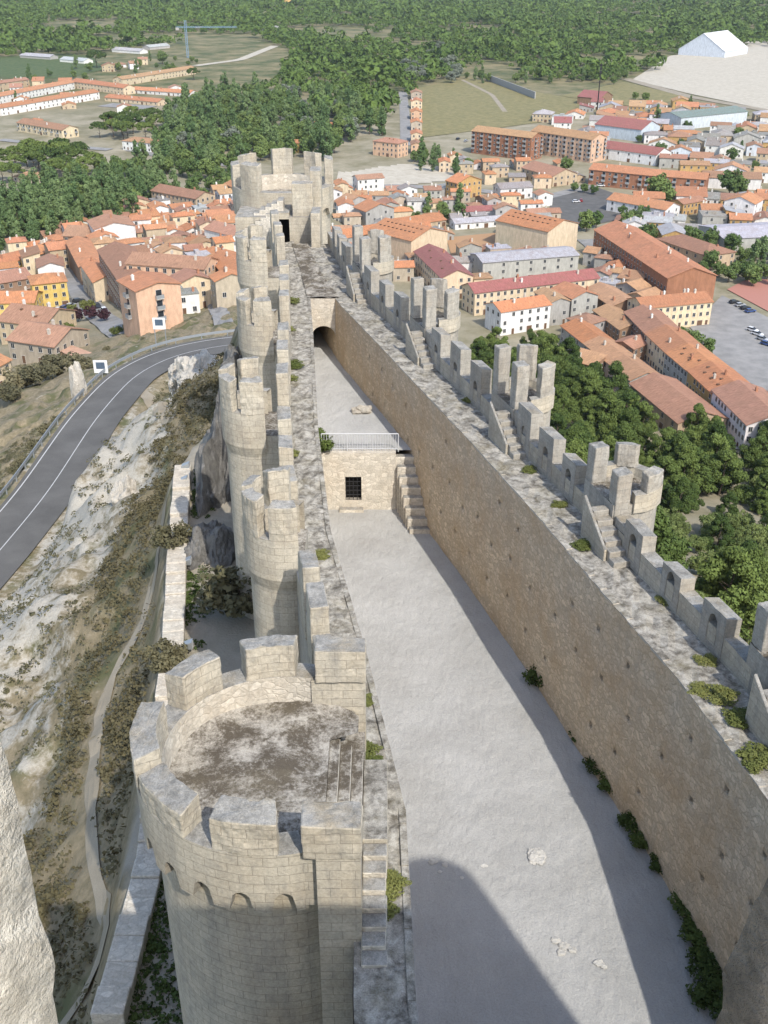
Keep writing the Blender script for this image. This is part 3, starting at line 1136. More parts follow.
# --- vaulted link between the walls
lk = empty('vaulted_link', (-5, 72, 0), 0, 'low stone vault with arched opening at the far end of the terrace', 'stone vault')
m = MB()
x0, x1 = lerp_y(WL, 72)[0], lerp_y(WR, 72)[0]
z0, z1 = 3.6, 7.98
cx, hw = (x0 + x1) / 2, (x1 - x0) / 2 - .06
sp = 5.25
ap = [(cx - hw * math.cos(k * PI / 10), sp + .72 * math.sin(k * PI / 10)) for k in range(11)]
top = [(x0 - .0 + (x1 - x0) * k / 10, z1) for k in range(11)]
for k in range(10):
    q = [(ap[k][0], 72.0, ap[k][1]), (ap[k + 1][0], 72.0, ap[k + 1][1]), (top[k + 1][0], 72.0, z1), (top[k][0], 72.0, z1)]
    m.face(q, LIME, [(p[0], p[2]) for p in q])
    a, b = ap[k], ap[k + 1]
    m.face([(a[0], 84, a[1]), (b[0], 84, b[1]), (b[0], 72, b[1]), (a[0], 72, a[1])], LIME)
m.face([(-9, 86, 3.6), (-3, 86, 3.6), (-3, 86, 8), (-9, 86, 8)], LIME)
m.build('arch', ST, lk, weld=True)
m = MB()
li, ri = dense(clip_y(WL, 72, 88), .5), dense(clip_y(WR, 72, 87), .5)
n = min(len(li), len(ri))
strip_top(m, [(p[0] - .2, p[1]) for p in li[:n]], [(p[0] + .3, p[1]) for p in ri[:n]], 8.05, BED, .06, 6)
m.build('roof_terrace', ST, lk, weld=True)

# --- cross wall with its barred window
xl, xr = lerp_y(WL, 55.9)[0], lerp_y(WR, 55.9)[0]
cw = empty('cross_wall', ((xl + xr) / 2, 55.9, 0), 0, 'pale stone cross wall with a barred square window between the lower courtyard and the terrace', 'stone wall')
wx = P(354, 490, .8)[0]
m = MB()
wz0, wz1, wh = .62, 2.2, .48
y0, y1 = 55.55, 56.1
for a, b, c, d in ((xl - .2, wx - wh, -.2, 3.75), (wx + wh, xr - 1.05, -.2, 3.75), (wx - wh, wx + wh, -.2, wz0), (wx - wh, wx + wh, wz1, 3.75)):
    m.prism([(a, y0), (b, y0), (b, y1), (a, y1)], c, d, LIME, LIME, u0=a)
m.build('wall_face', ST, cw)
m = MB()
m.box(wx - wh - .02, wx + wh + .02, y0 + .4, y0 + .45, wz0 - .02, wz1 + .02, 0)
win = m.build('window_opening', M['dark'], cw)
m = MB()
for k in range(5):
    x = wx - wh + .02 + k * (2 * wh - .04) / 4
    m.tube((x, y0 + .1, wz0), (x, y0 + .1, wz1), .022, n=6)
for k in range(6):
    z = wz0 + .05 + k * (wz1 - wz0 - .1) / 5
    m.tube((wx - wh, y0 + .1, z), (wx + wh, y0 + .1, z), .02, n=6)
g = m.build('grille', M['iron'], cw)
m = MB()
m.box(wx - .85, wx + .6, y0 - .4, y0 - .01, -.1, .2, LIME, CAP)
m.build('door_step', ST, cw, bevel=.03)
m = MB()
for k in range(7):
    x = xr - 1.06 - .5 * k
for k in range(8):
    z = 3.5 - k * .46
    y = 56.0 - k * .42
    xx = lerp_y(WR, y)[0]
    m.prism([(xx - 1.05 - .02 * k, y - .42), (xx + .1, y - .42), (xx + .1, y), (xx - 1.05 - .02 * k, y)], -.2, z, LIME, CAP)
sto = m.build('stone_stair', ST, None, bevel=.05)
tag(sto, 'worn steep stone stair climbing along the right wall from courtyard to terrace', 'stone stair')

rl = empty('guard_railing', (xl, 56, 3.75), 0, 'pale metal guard railing with thin balusters along the top of the cross wall', 'railing')
m = MB()
m.tube((xl + .25, 55.85, 4.85), (xr - .9, 55.85, 4.85), .035)
m.tube((xl + .25, 55.85, 3.9), (xr - .9, 55.85, 3.9), .02)
m.build('handrail', M['white_steel'], rl)
n = 30
for k in range(n + 1):
    m = MB()
    x = xl + .25 + (xr - 1.15 - xl) * k / n
    m.tube((x, 55.85, 3.7), (x, 55.85, 4.85), .03 if k % 10 == 0 else .014, n=6)
    m.build('baluster', M['white_steel'], rl)

# --- outer terrace wall below the left towers
OW = [G(108, 1022), P(130, 940, -1.0), P(152, 850, -1.0), (-10.2, 42), P(174, 560, -1.0), P(180, 468, -1.0)]
OW = [P(108, 1022, -1.0), P(130, 940, -1.0), P(150, 860, -1.0), P(172, 668, -1.0), P(177, 560, -1.0), P(183, 466, -1.0)]
ow = empty('terrace_wall', (-10, 42, -3), 0, 'low ruined outer wall with a broken pale top on the hillside left of the towers', 'stone wall')
m = MB()
q = dense(OW, .9)
prev = None
qa, qb = offset(q, -.55), offset(q, .55)
for i in range(len(q) - 1):
    zt = -.75 + .45 * noise.noise(Vector((q[i][0] * .4, q[i][1] * .4, 0)))
    m.prism([qb[i], qb[i + 1], qa[i + 1], qa[i]], -6, zt + random.uniform(-.08, .08), LIME, LIME, u0=i * .9)
m.build('masonry', ST, ow, bevel=.05)

# --- the keep under the viewer
kp = empty('castle_keep', (3, -8, 0), 0, 'keep under the viewer, two rough merlons at the lower corners', 'keep')
KM = [M['ashlar'], M['near'], M['near_shaded']]
m = MB()
m.prism([(-8, -15), (14.0, -15), (14.0, .74), (-8, .74)], -5, 28.75, 0, 1)
m.build('body', KM, kp)
for (xa, xb, z) in ((-1.6, -.336, 30.6), (.352, 1.6, 30.6), (1.95, 5.0, 29.9), (5.02, 8.0, 29.9), (8.02, 12.5, 29.9), (-4.6, -1.62, 29.9), (-7.0, -4.62, 29.9)):
    m = MB()
    ns = 14
    ya, yb = .1, .738
    if abs(xa) < .4 or abs(xb) < .4:
        def jx(x, y, z):
            v = noise.noise(Vector((x * 9, y * 9, z * 9))) * .012 + noise.noise(Vector((x * 30, y * 30, z * 30))) * .005
            return v
        nz_ = 90
        s = 1 if xa > 0 else -1
        xin, xout = (xa, xb) if xa > 0 else (xb, xa)
        loop = []
        for k in range(13):
            yy = ya + (yb - .02 - ya) * k / 12
            loop.append((xin + s * (.72 - yy) * .6, yy))
        loop += [(xin + s * .012, yb - .006), (xin + s * .04, yb)] + [(xin + s * (.1 + .08 * k), yb) for k in range(6)] + [(xout, yb), (xout, ya)]
        rows = []
        for i in range(nz_ + 1):
            zz = 28.6 + (z - 28.6) * i / nz_
            rows.append([(x + jx(x, y, zz) * 1.3 + (.12 * (zz - 29.05) if s > 0 else 0), y + jx(y, zz, x), zz) for x, y in loop])
        for r0, r1 in zip(rows, rows[1:]):
            for k in range(len(loop)):
                j = (k + 1) % len(loop)
                f_ = [r0[k], r0[j], r1[j], r1[k]]
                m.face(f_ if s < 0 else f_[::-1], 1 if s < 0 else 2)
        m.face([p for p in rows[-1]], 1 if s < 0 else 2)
        m.build('merlon', KM, kp, weld=True, smooth=True)
    else:
        m.box(xa, xb, ya, yb, 28.7, z, 0, 1)  # unseen merlons, gaps closed and tops lowered to cast a straight shadow edge
        m.build('merlon', KM, kp, bevel=.04)  # unseen merlons, closed up to shape the cast shadow
for cx_, cy_ in ((14.3, .4), (-8, .4), (14.3, -15), (-8, -15)):
    m = MB()
    m.prism(arc((cx_, cy_), 1.9, 0, 360, 28)[:-1], -5, 31.0, 0, 1)
    m.build('corner_turret', KM, kp)
# ------------------------------------------------------------------ sheets on the ground
PXC = {}


def drape(name, px, mat, cell, lift=.3, kind='structure'):
    w = [G(*p) for p in px]
    if all(hz(*p) < -94.9 for p in w):
        m = MB()
        if sum(w[i - 1][0] * w[i][1] - w[i][0] * w[i - 1][1] for i in range(len(w))) < 0:
            w.reverse()
        m.face([(p[0], p[1], -95 + lift) for p in w])
        return tag(m.build(name, mat), kind=kind)
    x0, x1 = min(p[0] for p in w), max(p[0] for p in w)
    y0, y1 = min(p[1] for p in w), max(p[1] for p in w)
    xs, ys = np.arange(x0, x1 + cell, cell), np.arange(y0, y1 + cell, cell)
    m = MB()
    for a, b in zip(xs, xs[1:]):
        cx = np.full(len(ys) - 1, (a + b) / 2)
        ok = inside(cx, (ys[:-1] + ys[1:]) / 2, w)
        for k in np.nonzero(ok)[0]:
            q = [(a, ys[k]), (b, ys[k]), (b, ys[k + 1]), (a, ys[k + 1])]
            m.face([(p[0], p[1], hz(p[0], p[1], True) + lift) for p in q])
    if not m.f:
        return
    return tag(m.build(name, mat, weld=True), kind=kind)


drape('town_square', [(552, 196), (598, 188), (632, 200), (640, 215), (600, 224), (566, 232), (548, 214)], M['asphalt'], 2.5)
drape('dry_field', [(418, 88), (470, 78), (535, 92), (600, 103), (560, 120), (500, 128), (420, 138)], M['field'], 7)
drape('dry_field', [(560, 96), (625, 82), (690, 98), (640, 108)], M['field'], 8)
drape('sandy_yard', [(632, 80), (670, 56), (700, 52), (760, 38), (860, 40), (860, 128), (768, 110), (690, 94)], M['sand'], 10)
drape('sandy_bank', [(335, 187), (420, 184), (462, 180), (455, 168), (400, 164), (340, 172)], M['sand'], 4)
drape('parking_ground', [(690, 328), (722, 296), (768, 318), (820, 340), (820, 400), (768, 392), (725, 372)], M['street'], 2)
drape('parking_ground', [(40, 318), (78, 304), (86, 300), (82, 296), (40, 306)], M['asphalt'], 1.5)
drape('sports_court', [(727, 290), (750, 278), (800, 285), (800, 312), (768, 312)], plain('red_court', (.36, .17, .13), .9, .15), 2)
drape('pool_terrace', [(446, 238), (520, 231), (530, 250), (452, 258)], M['court'], 2)
drape('pool_water', [(458, 250), (508, 246), (512, 251), (460, 255)], M['water'], 1.5, .45)
drape('green_field', [(-20, 74), (-20, 58), (60, 54), (92, 56), (104, 70), (70, 78), (20, 80)], asphalt('green_crop', (.05, .08, .025), (.1, .12, .045)), 8)
drape('school_yard', [(640, 318), (690, 330), (725, 372), (700, 380), (650, 340)], M['street'], 2)


def street(px, w, mat='street', lift=.35):
    ribbon('street', [G(*p) for p in px], w, M[mat], lift, None, 6.0, wvar=0)


street([(62, 245), (70, 268), (82, 296), (100, 318), (124, 336)], 8)
street([(46, 318), (58, 332), (66, 345)], 6)
street([(214, 250), (206, 275), (214, 300), (224, 325)], 5)
street([(338, 184), (400, 186), (470, 190), (545, 198)], 9)
street([(403, 92), (405, 120), (406, 146)], 8)
street([(545, 198), (600, 184), (640, 168)], 8)
street([(392, 200), (396, 230), (398, 262)], 6)
street([(616, 322), (652, 368), (700, 416), (740, 450)], 6)
street([(585, 240), (628, 276), (690, 318)], 8)
street([(130, 150), (180, 160), (232, 166)], 9)
street([(0, 140), (60, 146), (110, 150)], 9)
street([(105, 105), (150, 108)], 22)
street([(195, 66), (240, 60), (275, 46)], 12, 'sand')
street([(625, 79), (690, 97), (768, 111), (840, 124)], 12, 'dirt')
street([(462, 80), (492, 95), (505, 112)], 4, 'dirt')

# ------------------------------------------------------------------ houses
TILE = {'orange': (.53, .235, .115), 'terracotta': (.5, .235, .125), 'brown': (.36, .2, .13), 'pinkish brown': (.4, .22, .145), 'maroon': (.32, .13, .115),
        'tan': (.45, .27, .15), 'grey': (.3, .285, .26), 'red': (.45, .1, .06), 'pale grey': (.42, .42, .42), 'green grey': (.22, .28, .25), 'white': (.7, .7, .68)}
WALLC = {'white': (.74, .72, .68), 'cream': (.66, .53, .36), 'yellow': (.7, .5, .16), 'salmon': (.6, .4, .27), 'tan': (.5, .39, .26), 'brick': (.33, .155, .09),
         'grey': (.4, .385, .35), 'stone': (.45, .38, .29), 'bluish white': (.58, .62, .66), 'brown': (.27, .17, .11), 'ochre': (.5, .32, .13)}
HOUSES = []      # (root, u, v, described)
FOOT = []        # circles (x, y, r)
WMESH = {}


def window_mesh(w, h, kind):
    k = (w, h, kind)
    if k not in WMESH:
        m = MB()
        m.box(-w / 2 - .08, w / 2 + .08, -.05, .05, -.06, h + .08, 0)
        m.box(-w / 2, w / 2, -.075, .06, 0, h, 1)
        if kind == 'window':
            m.box(-.035, .035, -.09, .06, 0, h, 0)
            m.box(-w / 2 - .12, w / 2 + .12, -.16, .05, -.12, -.06, 0)
        WMESH[k] = m.mesh(kind, [M['frame'], {'window': M['glass'], 'door': M['shutter'], 'garage_door': M['shutter'], 'balcony_window': M['glass']}[kind]])
        if kind == 'balcony_window':
            m.box(-w / 2 - .3, w / 2 + .3, -.95, .05, -.25, -.1, 0)
            m.box(-w / 2 - .3, w / 2 + .3, -.95, -.88, -.1, .85, 2)
            for s in (-1, 1):
                m.box(s * (w / 2 + .27) - .03, s * (w / 2 + .27) + .03, -.88, .0, -.1, .85, 2)
            WMESH[k] = m.mesh(kind, [M['frame'], M['glass'], M['galv']])
    return WMESH[k]


CHIM = None


def house(name, A, B, depth, floors, roof, ridge, wall, tile, desc=None, fh=2.9, zone=None, win='window', pitch=.36, chim=None, world=None, over=.45, wstep=2.6, cat='house', dens=.8, skyl=0):
    """A and B: where the two near base corners stand, as picture points (or world points)"""
    global CHIM
    a, b = (world if world else (G(*A), G(*B)))
    L = math.hypot(b[0] - a[0], b[1] - a[1])
    ux = ((b[0] - a[0]) / L, (b[1] - a[1]) / L)
    uy = (-ux[1], ux[0])
    c = ((a[0] + b[0]) / 2 + uy[0] * depth / 2, (a[1] + b[1]) / 2 + uy[1] * depth / 2)
    z = (hz(a[0], a[1], True) + hz(b[0], b[1], True) + hz(c[0], c[1], True)) / 3
    root = empty(name, (c[0], c[1], z), math.atan2(ux[1], ux[0]))
    H = floors * fh + .2
    D = depth

    def part(m, nm, mats, parent=root):
        me = m.mesh(nm, mats)
        o = bpy.data.objects.new(nm, me)
        COL.objects.link(o)
        o.parent = parent
        return o
    hx, hy = L / 2, D / 2
    m = MB()
    m.prism([(-hx, -hy), (hx, -hy), (hx, hy), (-hx, hy)], -4, H)
    rm = MB()
    t = .2
    if roof == 'gable':
        if ridge == 'x':
            rh = hy * pitch
            for s in (-1, 1):
                m.face([(s * hx, -hy * s, H), (s * hx, hy * s, H), (s * hx, 0, H + rh)])
            e = over
            for s in (-1, 1):
                z0, z1 = H - e * pitch, H + rh
                lo, hi = [(-hx - e, s * (hy + e), z0), (hx + e, s * (hy + e), z0)], [(hx + e, 0, z1), (-hx - e, 0, z1)]
                q = lo + hi
                up = [(p[0], p[1], p[2] + t) for p in q]
                if s > 0:
                    q, up = q[::-1], up[::-1]
                rm.face(up, 0, [(p[0], abs(p[1]) * 1.06) for p in up])
                rm.face(q[::-1])
                for i in range(4):
                    j = (i + 1) % 4
                    rm.face([q[i], q[j], up[j], up[i]])
        else:
            rh = hx * pitch
            for s in (-1, 1):
                m.face([(hx * s, s * hy, H), (-hx * s, s * hy, H), (0, s * hy, H + rh)])
            e = over
            for s in (-1, 1):
                z0, z1 = H - e * pitch, H + rh
                q = [(s * (hx + e), -hy - e, z0), (s * (hx + e), hy + e, z0), (0, hy + e, z1), (0, -hy - e, z1)]
                up = [(p[0], p[1], p[2] + t) for p in q]
                if s < 0:
                    q, up = q[::-1], up[::-1]
                rm.face(up, 0, [(p[1], abs(p[0]) * 1.06) for p in up])
                rm.face(q[::-1])
                for i in range(4):
                    j = (i + 1) % 4
                    rm.face([q[i], q[j], up[j], up[i]])
    elif roof == 'hip':
        e = over
        rl = max(0.05, abs(hx - hy))
        rh = min(hx, hy) * pitch
        z0, z1 = H - .05, H + rh
        if hx >= hy:
            r0, r1 = (-rl, 0, z1), (rl, 0, z1)
        else:
            r0, r1 = (0, -rl, z1), (0, rl, z1)
        k = [(-hx - e, -hy - e, z0), (hx + e, -hy - e, z0), (hx + e, hy + e, z0), (-hx - e, hy + e, z0)]
        k2 = [(p[0], p[1], p[2] + t) for p in k]
        U = (0, 0, t)
        r0, r1 = (r0[0], r0[1], r0[2] + t), (r1[0], r1[1], r1[2] + t)
        F = [[k2[0], k2[1], r1, r0], [k2[1], k2[2], r1], [k2[2], k2[3], r0, r1], [k2[3], k2[0], r0]] if hx >= hy else \
            [[k2[0], k2[1], r0], [k2[1], k2[2], r1, r0], [k2[2], k2[3], r1], [k2[3], k2[0], r0, r1]]
        for f in F:
            rm.face(f)
        rm.face(k[::-1])
        for i in range(4):
            j = (i + 1) % 4
            rm.face([k[i], k[j], k2[j], k2[i]])
    elif roof == 'mono':
        e = over
        rh = D * pitch * .6
        q = [(-hx - e, -hy - e, H - .1), (hx + e, -hy - e, H - .1), (hx + e, hy + e, H + rh), (-hx - e, hy + e, H + rh)]
        rm.prism([(p[0], p[1]) for p in q], [p[2] for p in q], 0, ztop=[p[2] + t for p in q])
        m.prism([(-hx, -hy), (hx, -hy), (hx, hy), (-hx, hy)], H - .01, 0, ztop=[H, H, H + rh, H + rh], bottom=False)
    else:
        rm.box(-hx - .15, hx + .15, -hy - .15, hy + .15, H, H + .35)
        rm.box(-hx * .3, hx * .1, -hy * .2, hy * .5, H + .35, H + 1.6)
    wo = part(m, 'wall', [M['plaster']])
    fw, fr = random.uniform(.9, 1.06), random.uniform(.86, 1.12)
    wo.color = (*[x * fw * random.uniform(.98, 1.02) for x in WALLC[wall]], 1)
    ro = part(rm, 'roof', [M['tiles']])
    ro.color = (*[x * fr * random.uniform(.96, 1.04) for x in TILE[tile]], 1)
    if skyl:
        for k in range(skyl):
            m2 = MB()
            ln = (k // 3 + .7) / (skyl // 3 + 1)
            if ridge == 'x':
                yy = -hy * (.3 + .28 * (k % 2))
                xx = -hx * .8 + 1.6 * hx * (k + .5) / skyl
                zz = H + (hy + yy) * pitch + t
            else:
                xx = -hx * (.22 + .3 * (k % 2))
                yy = -hy * .85 + 1.7 * hy * (k + .5) / skyl
                zz = H + (hx - abs(xx)) * pitch + t
            m2.box(xx - .35, xx + .35, yy - .45, yy + .45, zz - .3, zz + .28)
            part(m2, 'skylight', [M['shutter']], ro)
    # chimneys
    nch = random.choice((0, 1, 1, 2)) if chim is None else chim
    for k in range(nch):
        if CHIM is None:
            q = MB()
            q.box(-.35, .35, -.3, .3, -1.0, 1.0, 0)
            q.box(-.43, .43, -.38, .38, 1.0, 1.12, 0)
            q.box(-.22, .22, -.18, .18, 1.12, 1.4, 0)
            CHIM = q.mesh('chimney', [M['plaster']])
        o = bpy.data.objects.new('chimney', CHIM)
        COL.objects.link(o)
        o.parent = ro
        px_, py_ = random.uniform(-.75, .75) * hx, random.uniform(-.6, .6) * hy
        zz = H + t + (0 if roof == 'flat' else pitch * ((hy - abs(py_)) if ridge == 'x' else (hx - abs(px_))) * (.55 if roof == 'hip' else 1)) + .15
        o.location = (px_, py_, zz)
        o.color = random.choice(((.55, .5, .42, 1), (.4, .2, .12, 1), (.7, .68, .62, 1)))
    # windows on the faces turned towards the castle
    cnt = 0
    for nx, ny, half, off in ((0, -1, hx, hy), (-1, 0, hy, hx), (1, 0, hy, hx)):
        wxn = ux[0] * nx + uy[0] * ny, ux[1] * nx + uy[1] * ny
        vx, vy = -c[0] - wxn[0] * off, -c[1] - wxn[1] * off
        if (wxn[0] * vx + wxn[1] * vy) / math.hypot(vx, vy) < .12 or win is None:
            continue
        nwin = max(1, int((2 * half - .8) / wstep))
        for fl in range(floors):
            for k in range(nwin):
                if cnt > 92:
                    break
                s = -half + (2 * half) * (k + .5) / nwin
                kind = win if fl > 0 or win == 'balcony_window' and k % 2 else ('door' if k % 4 == 1 else ('garage_door' if k % 5 == 3 else 'window'))
                if kind == 'balcony_window' and k % 2:
                    kind = 'window'
                if kind == 'window' and random.random() > dens:
                    continue
                w_, h_ = {'window': (1.05, 1.35), 'door': (1.0, 2.1), 'garage_door': (2.1, 2.2), 'balcony_window': (1.6, 2.1)}[kind]
                if wstep < 2.3 and kind == 'garage_door':
                    kind, w_, h_ = 'door', 1.0, 2.1
                zb = .02 if kind in ('door', 'garage_door') else fl * fh + (.35 if kind == 'balcony_window' else 1.0)
                o = bpy.data.objects.new(kind, window_mesh(w_, h_, kind))
                COL.objects.link(o)
                o.parent = root
                if ny:
                    o.location = (s, -hy, zb)
                else:
                    o.location = (nx * hx, -s * nx, zb)
                    o.rotation_euler = (0, 0, PI / 2 * nx)
                cnt += 1
    tag(root, desc, cat)
    u, v, _ = to_px(c[0], c[1], z + H)
    HOUSES.append([root, u, v, desc, zone, wall, tile, roof, floors, L * D])
    nn = max(1, int(round(L / D)))
    n2 = max(1, int(round(D / L)))
    for k in range(nn):
        for j in range(n2):
            f, g = (-hx + 2 * hx * (k + .5) / nn), (-hy + 2 * hy * (j + .5) / n2)
            FOOT.append((c[0] + ux[0] * f + uy[0] * g, c[1] + ux[1] * f + uy[1] * g, max(L / nn, D / n2) * .56))
    return root


Hs = house
# right of the castle
Hs('apartment_block', (592, 256), (664, 308), 20, 4, 'gable', 'x', 'brick', 'terracotta', 'long four storey brick apartment block with terracotta roof beside the tree row', chim=7, wstep=2.9, cat='apartment block', dens=.95)
Hs('apartment_block', (474, 316), (597, 300), 11, 3, 'gable', 'x', 'cream', 'maroon', 'very long cream terrace under a dull red roof behind the third turret', chim=4, pitch=.42, wstep=2.7, cat='apartment block', dens=.95)
Hs('apartment_block', (414, 272), (441, 300), 13, 3, 'gable', 'x', 'cream', 'maroon', 'red roofed wing at the left end of the long cream terrace', chim=3, pitch=.42, cat='apartment block', skyl=4)
Hs('apartment_block', (411, 268), (447, 258), 27, 4, 'gable', 'y', 'cream', 'orange', 'tall block with blank cream gable and orange roof dotted with skylights, left one of two', win=None, chim=0, pitch=.3, cat='apartment block', skyl=18)
Hs('apartment_block', (546, 258), (576, 249), 30, 4, 'gable', 'y', 'cream', 'orange', 'tall block with blank cream gable and orange skylight roof beside the square', win=None, chim=0, pitch=.3, cat='apartment block', skyl=18)
Hs('town_house', (500, 336), (549, 328), 11, 3, 'gable', 'x', 'white', 'orange', 'white three storey house with orange roof in front of the long cream terrace', wstep=3.2, chim=2)
Hs('town_house', (549, 326), (568, 324), 14, 3, 'gable', 'y', 'grey', 'tan', 'grey house with small tan gable right beside the white three storey house', dens=.5)
Hs('town_house', (570, 322), (596, 318), 14, 3, 'gable', 'y', 'grey', 'terracotta', 'grey house with terracotta gable at the right end of the long cream terrace', dens=.5)
Hs('public_hall', (482, 284), (577, 276), 15, 3, 'gable', 'x', 'grey', 'pale grey', 'large grey hall with pale shallow roof behind the long cream terrace', pitch=.2, chim=0, cat='hall', wstep=6)
Hs('town_house', (457, 200), (481, 196), 10, 3, 'gable', 'y', 'ochre', 'orange', 'narrow ochre house with steep orange roof standing alone above the street', wstep=3)
Hs('town_house', (500, 200), (532, 198), 11, 2, 'gable', 'x', 'white', 'grey', 'white farmhouse with grey roof left of the square', wstep=3.4)
Hs('town_house', (484, 206), (500, 204), 9, 1, 'gable', 'x', 'brown', 'orange', 'low brown cottage with orange roof right of the narrow ochre house')
Hs('apartment_block', (588, 185), (642, 191), 14, 3, 'gable', 'x', 'brick', 'terracotta', 'left half of the red brick row with balconies above the square', win='balcony_window', wstep=3.4, cat='apartment block')
Hs('apartment_block', (642, 191), (704, 196), 13, 3, 'gable', 'x', 'brick', 'terracotta', 'right half of the red brick row with balconies above the square', win='balcony_window', wstep=3.4, cat='apartment block')
Hs('town_house', (606, 211), (664, 222), 14, 2, 'gable', 'x', 'white', 'terracotta', 'wide white house with terracotta roof on the right side of the square', wstep=6, chim=1)
Hs('apartment_block', (471, 153), (530, 161), 14, 5, 'gable', 'x', 'brick', 'tan', 'five storey brick flats with green awnings at the edge of the dry field', win='balcony_window', wstep=3.1, cat='apartment block', fh=2.8)
Hs('apartment_block', (530, 153), (590, 163), 16, 5, 'gable', 'x', 'salmon', 'tan', 'five storey salmon and brick flats beside the dry field, the right one', win='balcony_window', wstep=3.1, cat='apartment block', fh=2.8)
Hs('town_hall', (521, 178), (552, 187), 18, 2, 'gable', 'x', 'tan', 'pinkish brown', 'tan hall with pinkish roof and pale end front above the square', wstep=4, cat='hall')
Hs('warehouse', (594, 136), (640, 142), 26, 2, 'gable', 'x', 'bluish white', 'maroon', 'bluish white warehouse with maroon and orange roof', win=None, fh=4, cat='warehouse', chim=0)
Hs('warehouse', (592, 157), (655, 166), 18, 2, 'gable', 'x', 'white', 'maroon', 'long white store with bright maroon roof behind the salmon flats', wstep=7, fh=3.2, cat='warehouse', chim=0)
Hs('warehouse', (680, 130), (746, 123), 26, 2, 'gable', 'x', 'green grey' if False else 'bluish white', 'green grey', 'big green grey industrial shed below the sandy yard', win=None, fh=4.2, pitch=.2, cat='warehouse', chim=0)
Hs('warehouse', (577, 104), (600, 106), 24, 2, 'gable', 'x', 'brown', 'maroon', 'dark open barn with maroon roof beside the thin mast', win=None, fh=3, cat='barn', chim=0)
Hs('storage_hall', (678, 55), (724, 58), 70, 1, 'gable', 'y', 'bluish white', 'white', 'huge white storage hall with pointed gable on the sandy yard', win=None, fh=7, pitch=.62, cat='storage hall', chim=0)
Hs('town_house', (641, 332), (709, 325), 12, 3, 'gable', 'x', 'cream', 'terracotta', 'cream house with many windows and terracotta roof in front of the brick apartment block', chim=5, wstep=2.5, dens=1)
for a, b, d, w_, t_, k_, s_ in (((622, 336), (642, 358), 13, 'brown', 'brown', 'brown house with brown roof at the upper end of the steep street row', 0), ((642, 358), (662, 378), 14, 'cream', 'terracotta', 'cream house with terracotta roof and white roof terrace in the steep street row', 0),
                             ((662, 378), (684, 398), 14, 'grey', 'orange', 'grey house with orange roof in the middle of the steep street row', 5), ((684, 398), (708, 420), 14, 'ochre', 'orange', 'ochre house with orange roof and skylights in the steep street row', 6), ((708, 420), (742, 452), 15, 'white', 'pinkish brown', 'white gabled house with pinkish roof at the lower end of the steep street row', 0)):
    Hs('row_house', a, b, d, 3, 'gable', 'x', w_, t_, k_, chim=2, wstep=2.2, skyl=s_)
for a, b, d, t_, k_ in (((560, 342), (582, 360), 11, 'orange', 'small grey row house with orange roof nearest the white house above the pines'), ((582, 360), (606, 380), 11, 'tan', 'row house with weathered tan roof just above the pine tops'), ((606, 380), (628, 398), 11, 'tan', 'second row house with weathered tan roof above the pine tops')):
    Hs('row_house', a, b, d, 2, 'gable', 'x', 'grey', t_, k_, chim=1, wstep=3)
Hs('row_house', (592, 326), (618, 346), 10, 2, 'gable', 'x', 'brown', 'tan', 'brown row house with long tan roof across the street from the grey row', chim=1)
Hs('row_house', (584, 304), (610, 322), 12, 2, 'gable', 'x', 'brown', 'tan', 'brown row house with wide tan roof at the top of the grey row street', chim=1)
Hs('barn_house', (628, 404), (676, 440), 15, 2, 'gable', 'x', 'tan', 'pinkish brown', 'broad barn like house with pinkish brown roof just above the pines', chim=0, wstep=5)
Hs('town_house', (738, 436), (790, 446), 12, 2, 'flat', 'x', 'grey', 'grey', 'flat roofed grey building at the right edge above the pines', chim=0)
Hs('town_house', (752, 452), (800, 462), 8, 1, 'gable', 'x', 'tan', 'orange', 'small orange roofed shed at the right edge above the pines', chim=0)
0 and Hs('town_house', (574, 378), (590, 384), 7, 2, 'flat', 'x', 'white', 'pale grey', 'tiny white flat roofed house among the pine tops', chim=0)
Hs('town_house', (655, 252), (705, 270), 16, 2, 'hip', 'x', 'tan', 'brown', 'tan house with hipped brown roof behind the brick apartment block', chim=1)
Hs('workshop', (722, 252), (800, 248), 26, 2, 'gable', 'x', 'grey', 'pale grey', 'grey workshop with wide pale roof at the right edge behind the trees', win=None, pitch=.16, cat='workshop', chim=0)
Hs('town_house', (682, 216), (704, 212), 9, 2, 'gable', 'x', 'ochre', 'brown', 'ochre house with brown roof right of the big round tree', wstep=2.5)
Hs('town_house', (722, 218), (752, 222), 14, 3, 'gable', 'y', 'white', 'terracotta', 'white gable house with terracotta roof at the far right of the brick row', wstep=5)
Hs('warehouse', (702, 188), (760, 190), 14, 2, 'gable', 'x', 'white', 'brown', 'long white store with brown roof right of the brick row', win=None, cat='warehouse', chim=0)
Hs('town_house', (373, 155), (398, 158), 12, 3, 'hip', 'x', 'salmon', 'pinkish brown', 'salmon house with hipped pinkish roof beside the lane', wstep=3)
for k, (v0, t_) in enumerate(((154, 'pinkish brown'), (143, 'terracotta'), (131, 'orange'), (120, 'orange'), (109, 'terracotta'), (100, 'pinkish brown'))):
    Hs('lane_house', (411, v0), (422, v0), 14, 2, 'gable', 'y', ('salmon', 'cream', 'stone')[k % 3], t_, ('nearest', 'second', 'third', 'fourth', 'fifth', 'farthest')[k] + f' of six small houses along the lane by the dry field', chim=1)
Hs('town_house', (402, 232), (446, 226), 8, 1, 'mono', 'x', 'tan', 'orange', 'low outbuilding with a single orange roof slope behind the left skylight roof', chim=0)
Hs('pool_house', (455, 230), (508, 226), 8, 1, 'gable', 'x', 'white', 'pale grey', 'long low white pool house with pale roof', chim=0, wstep=4)
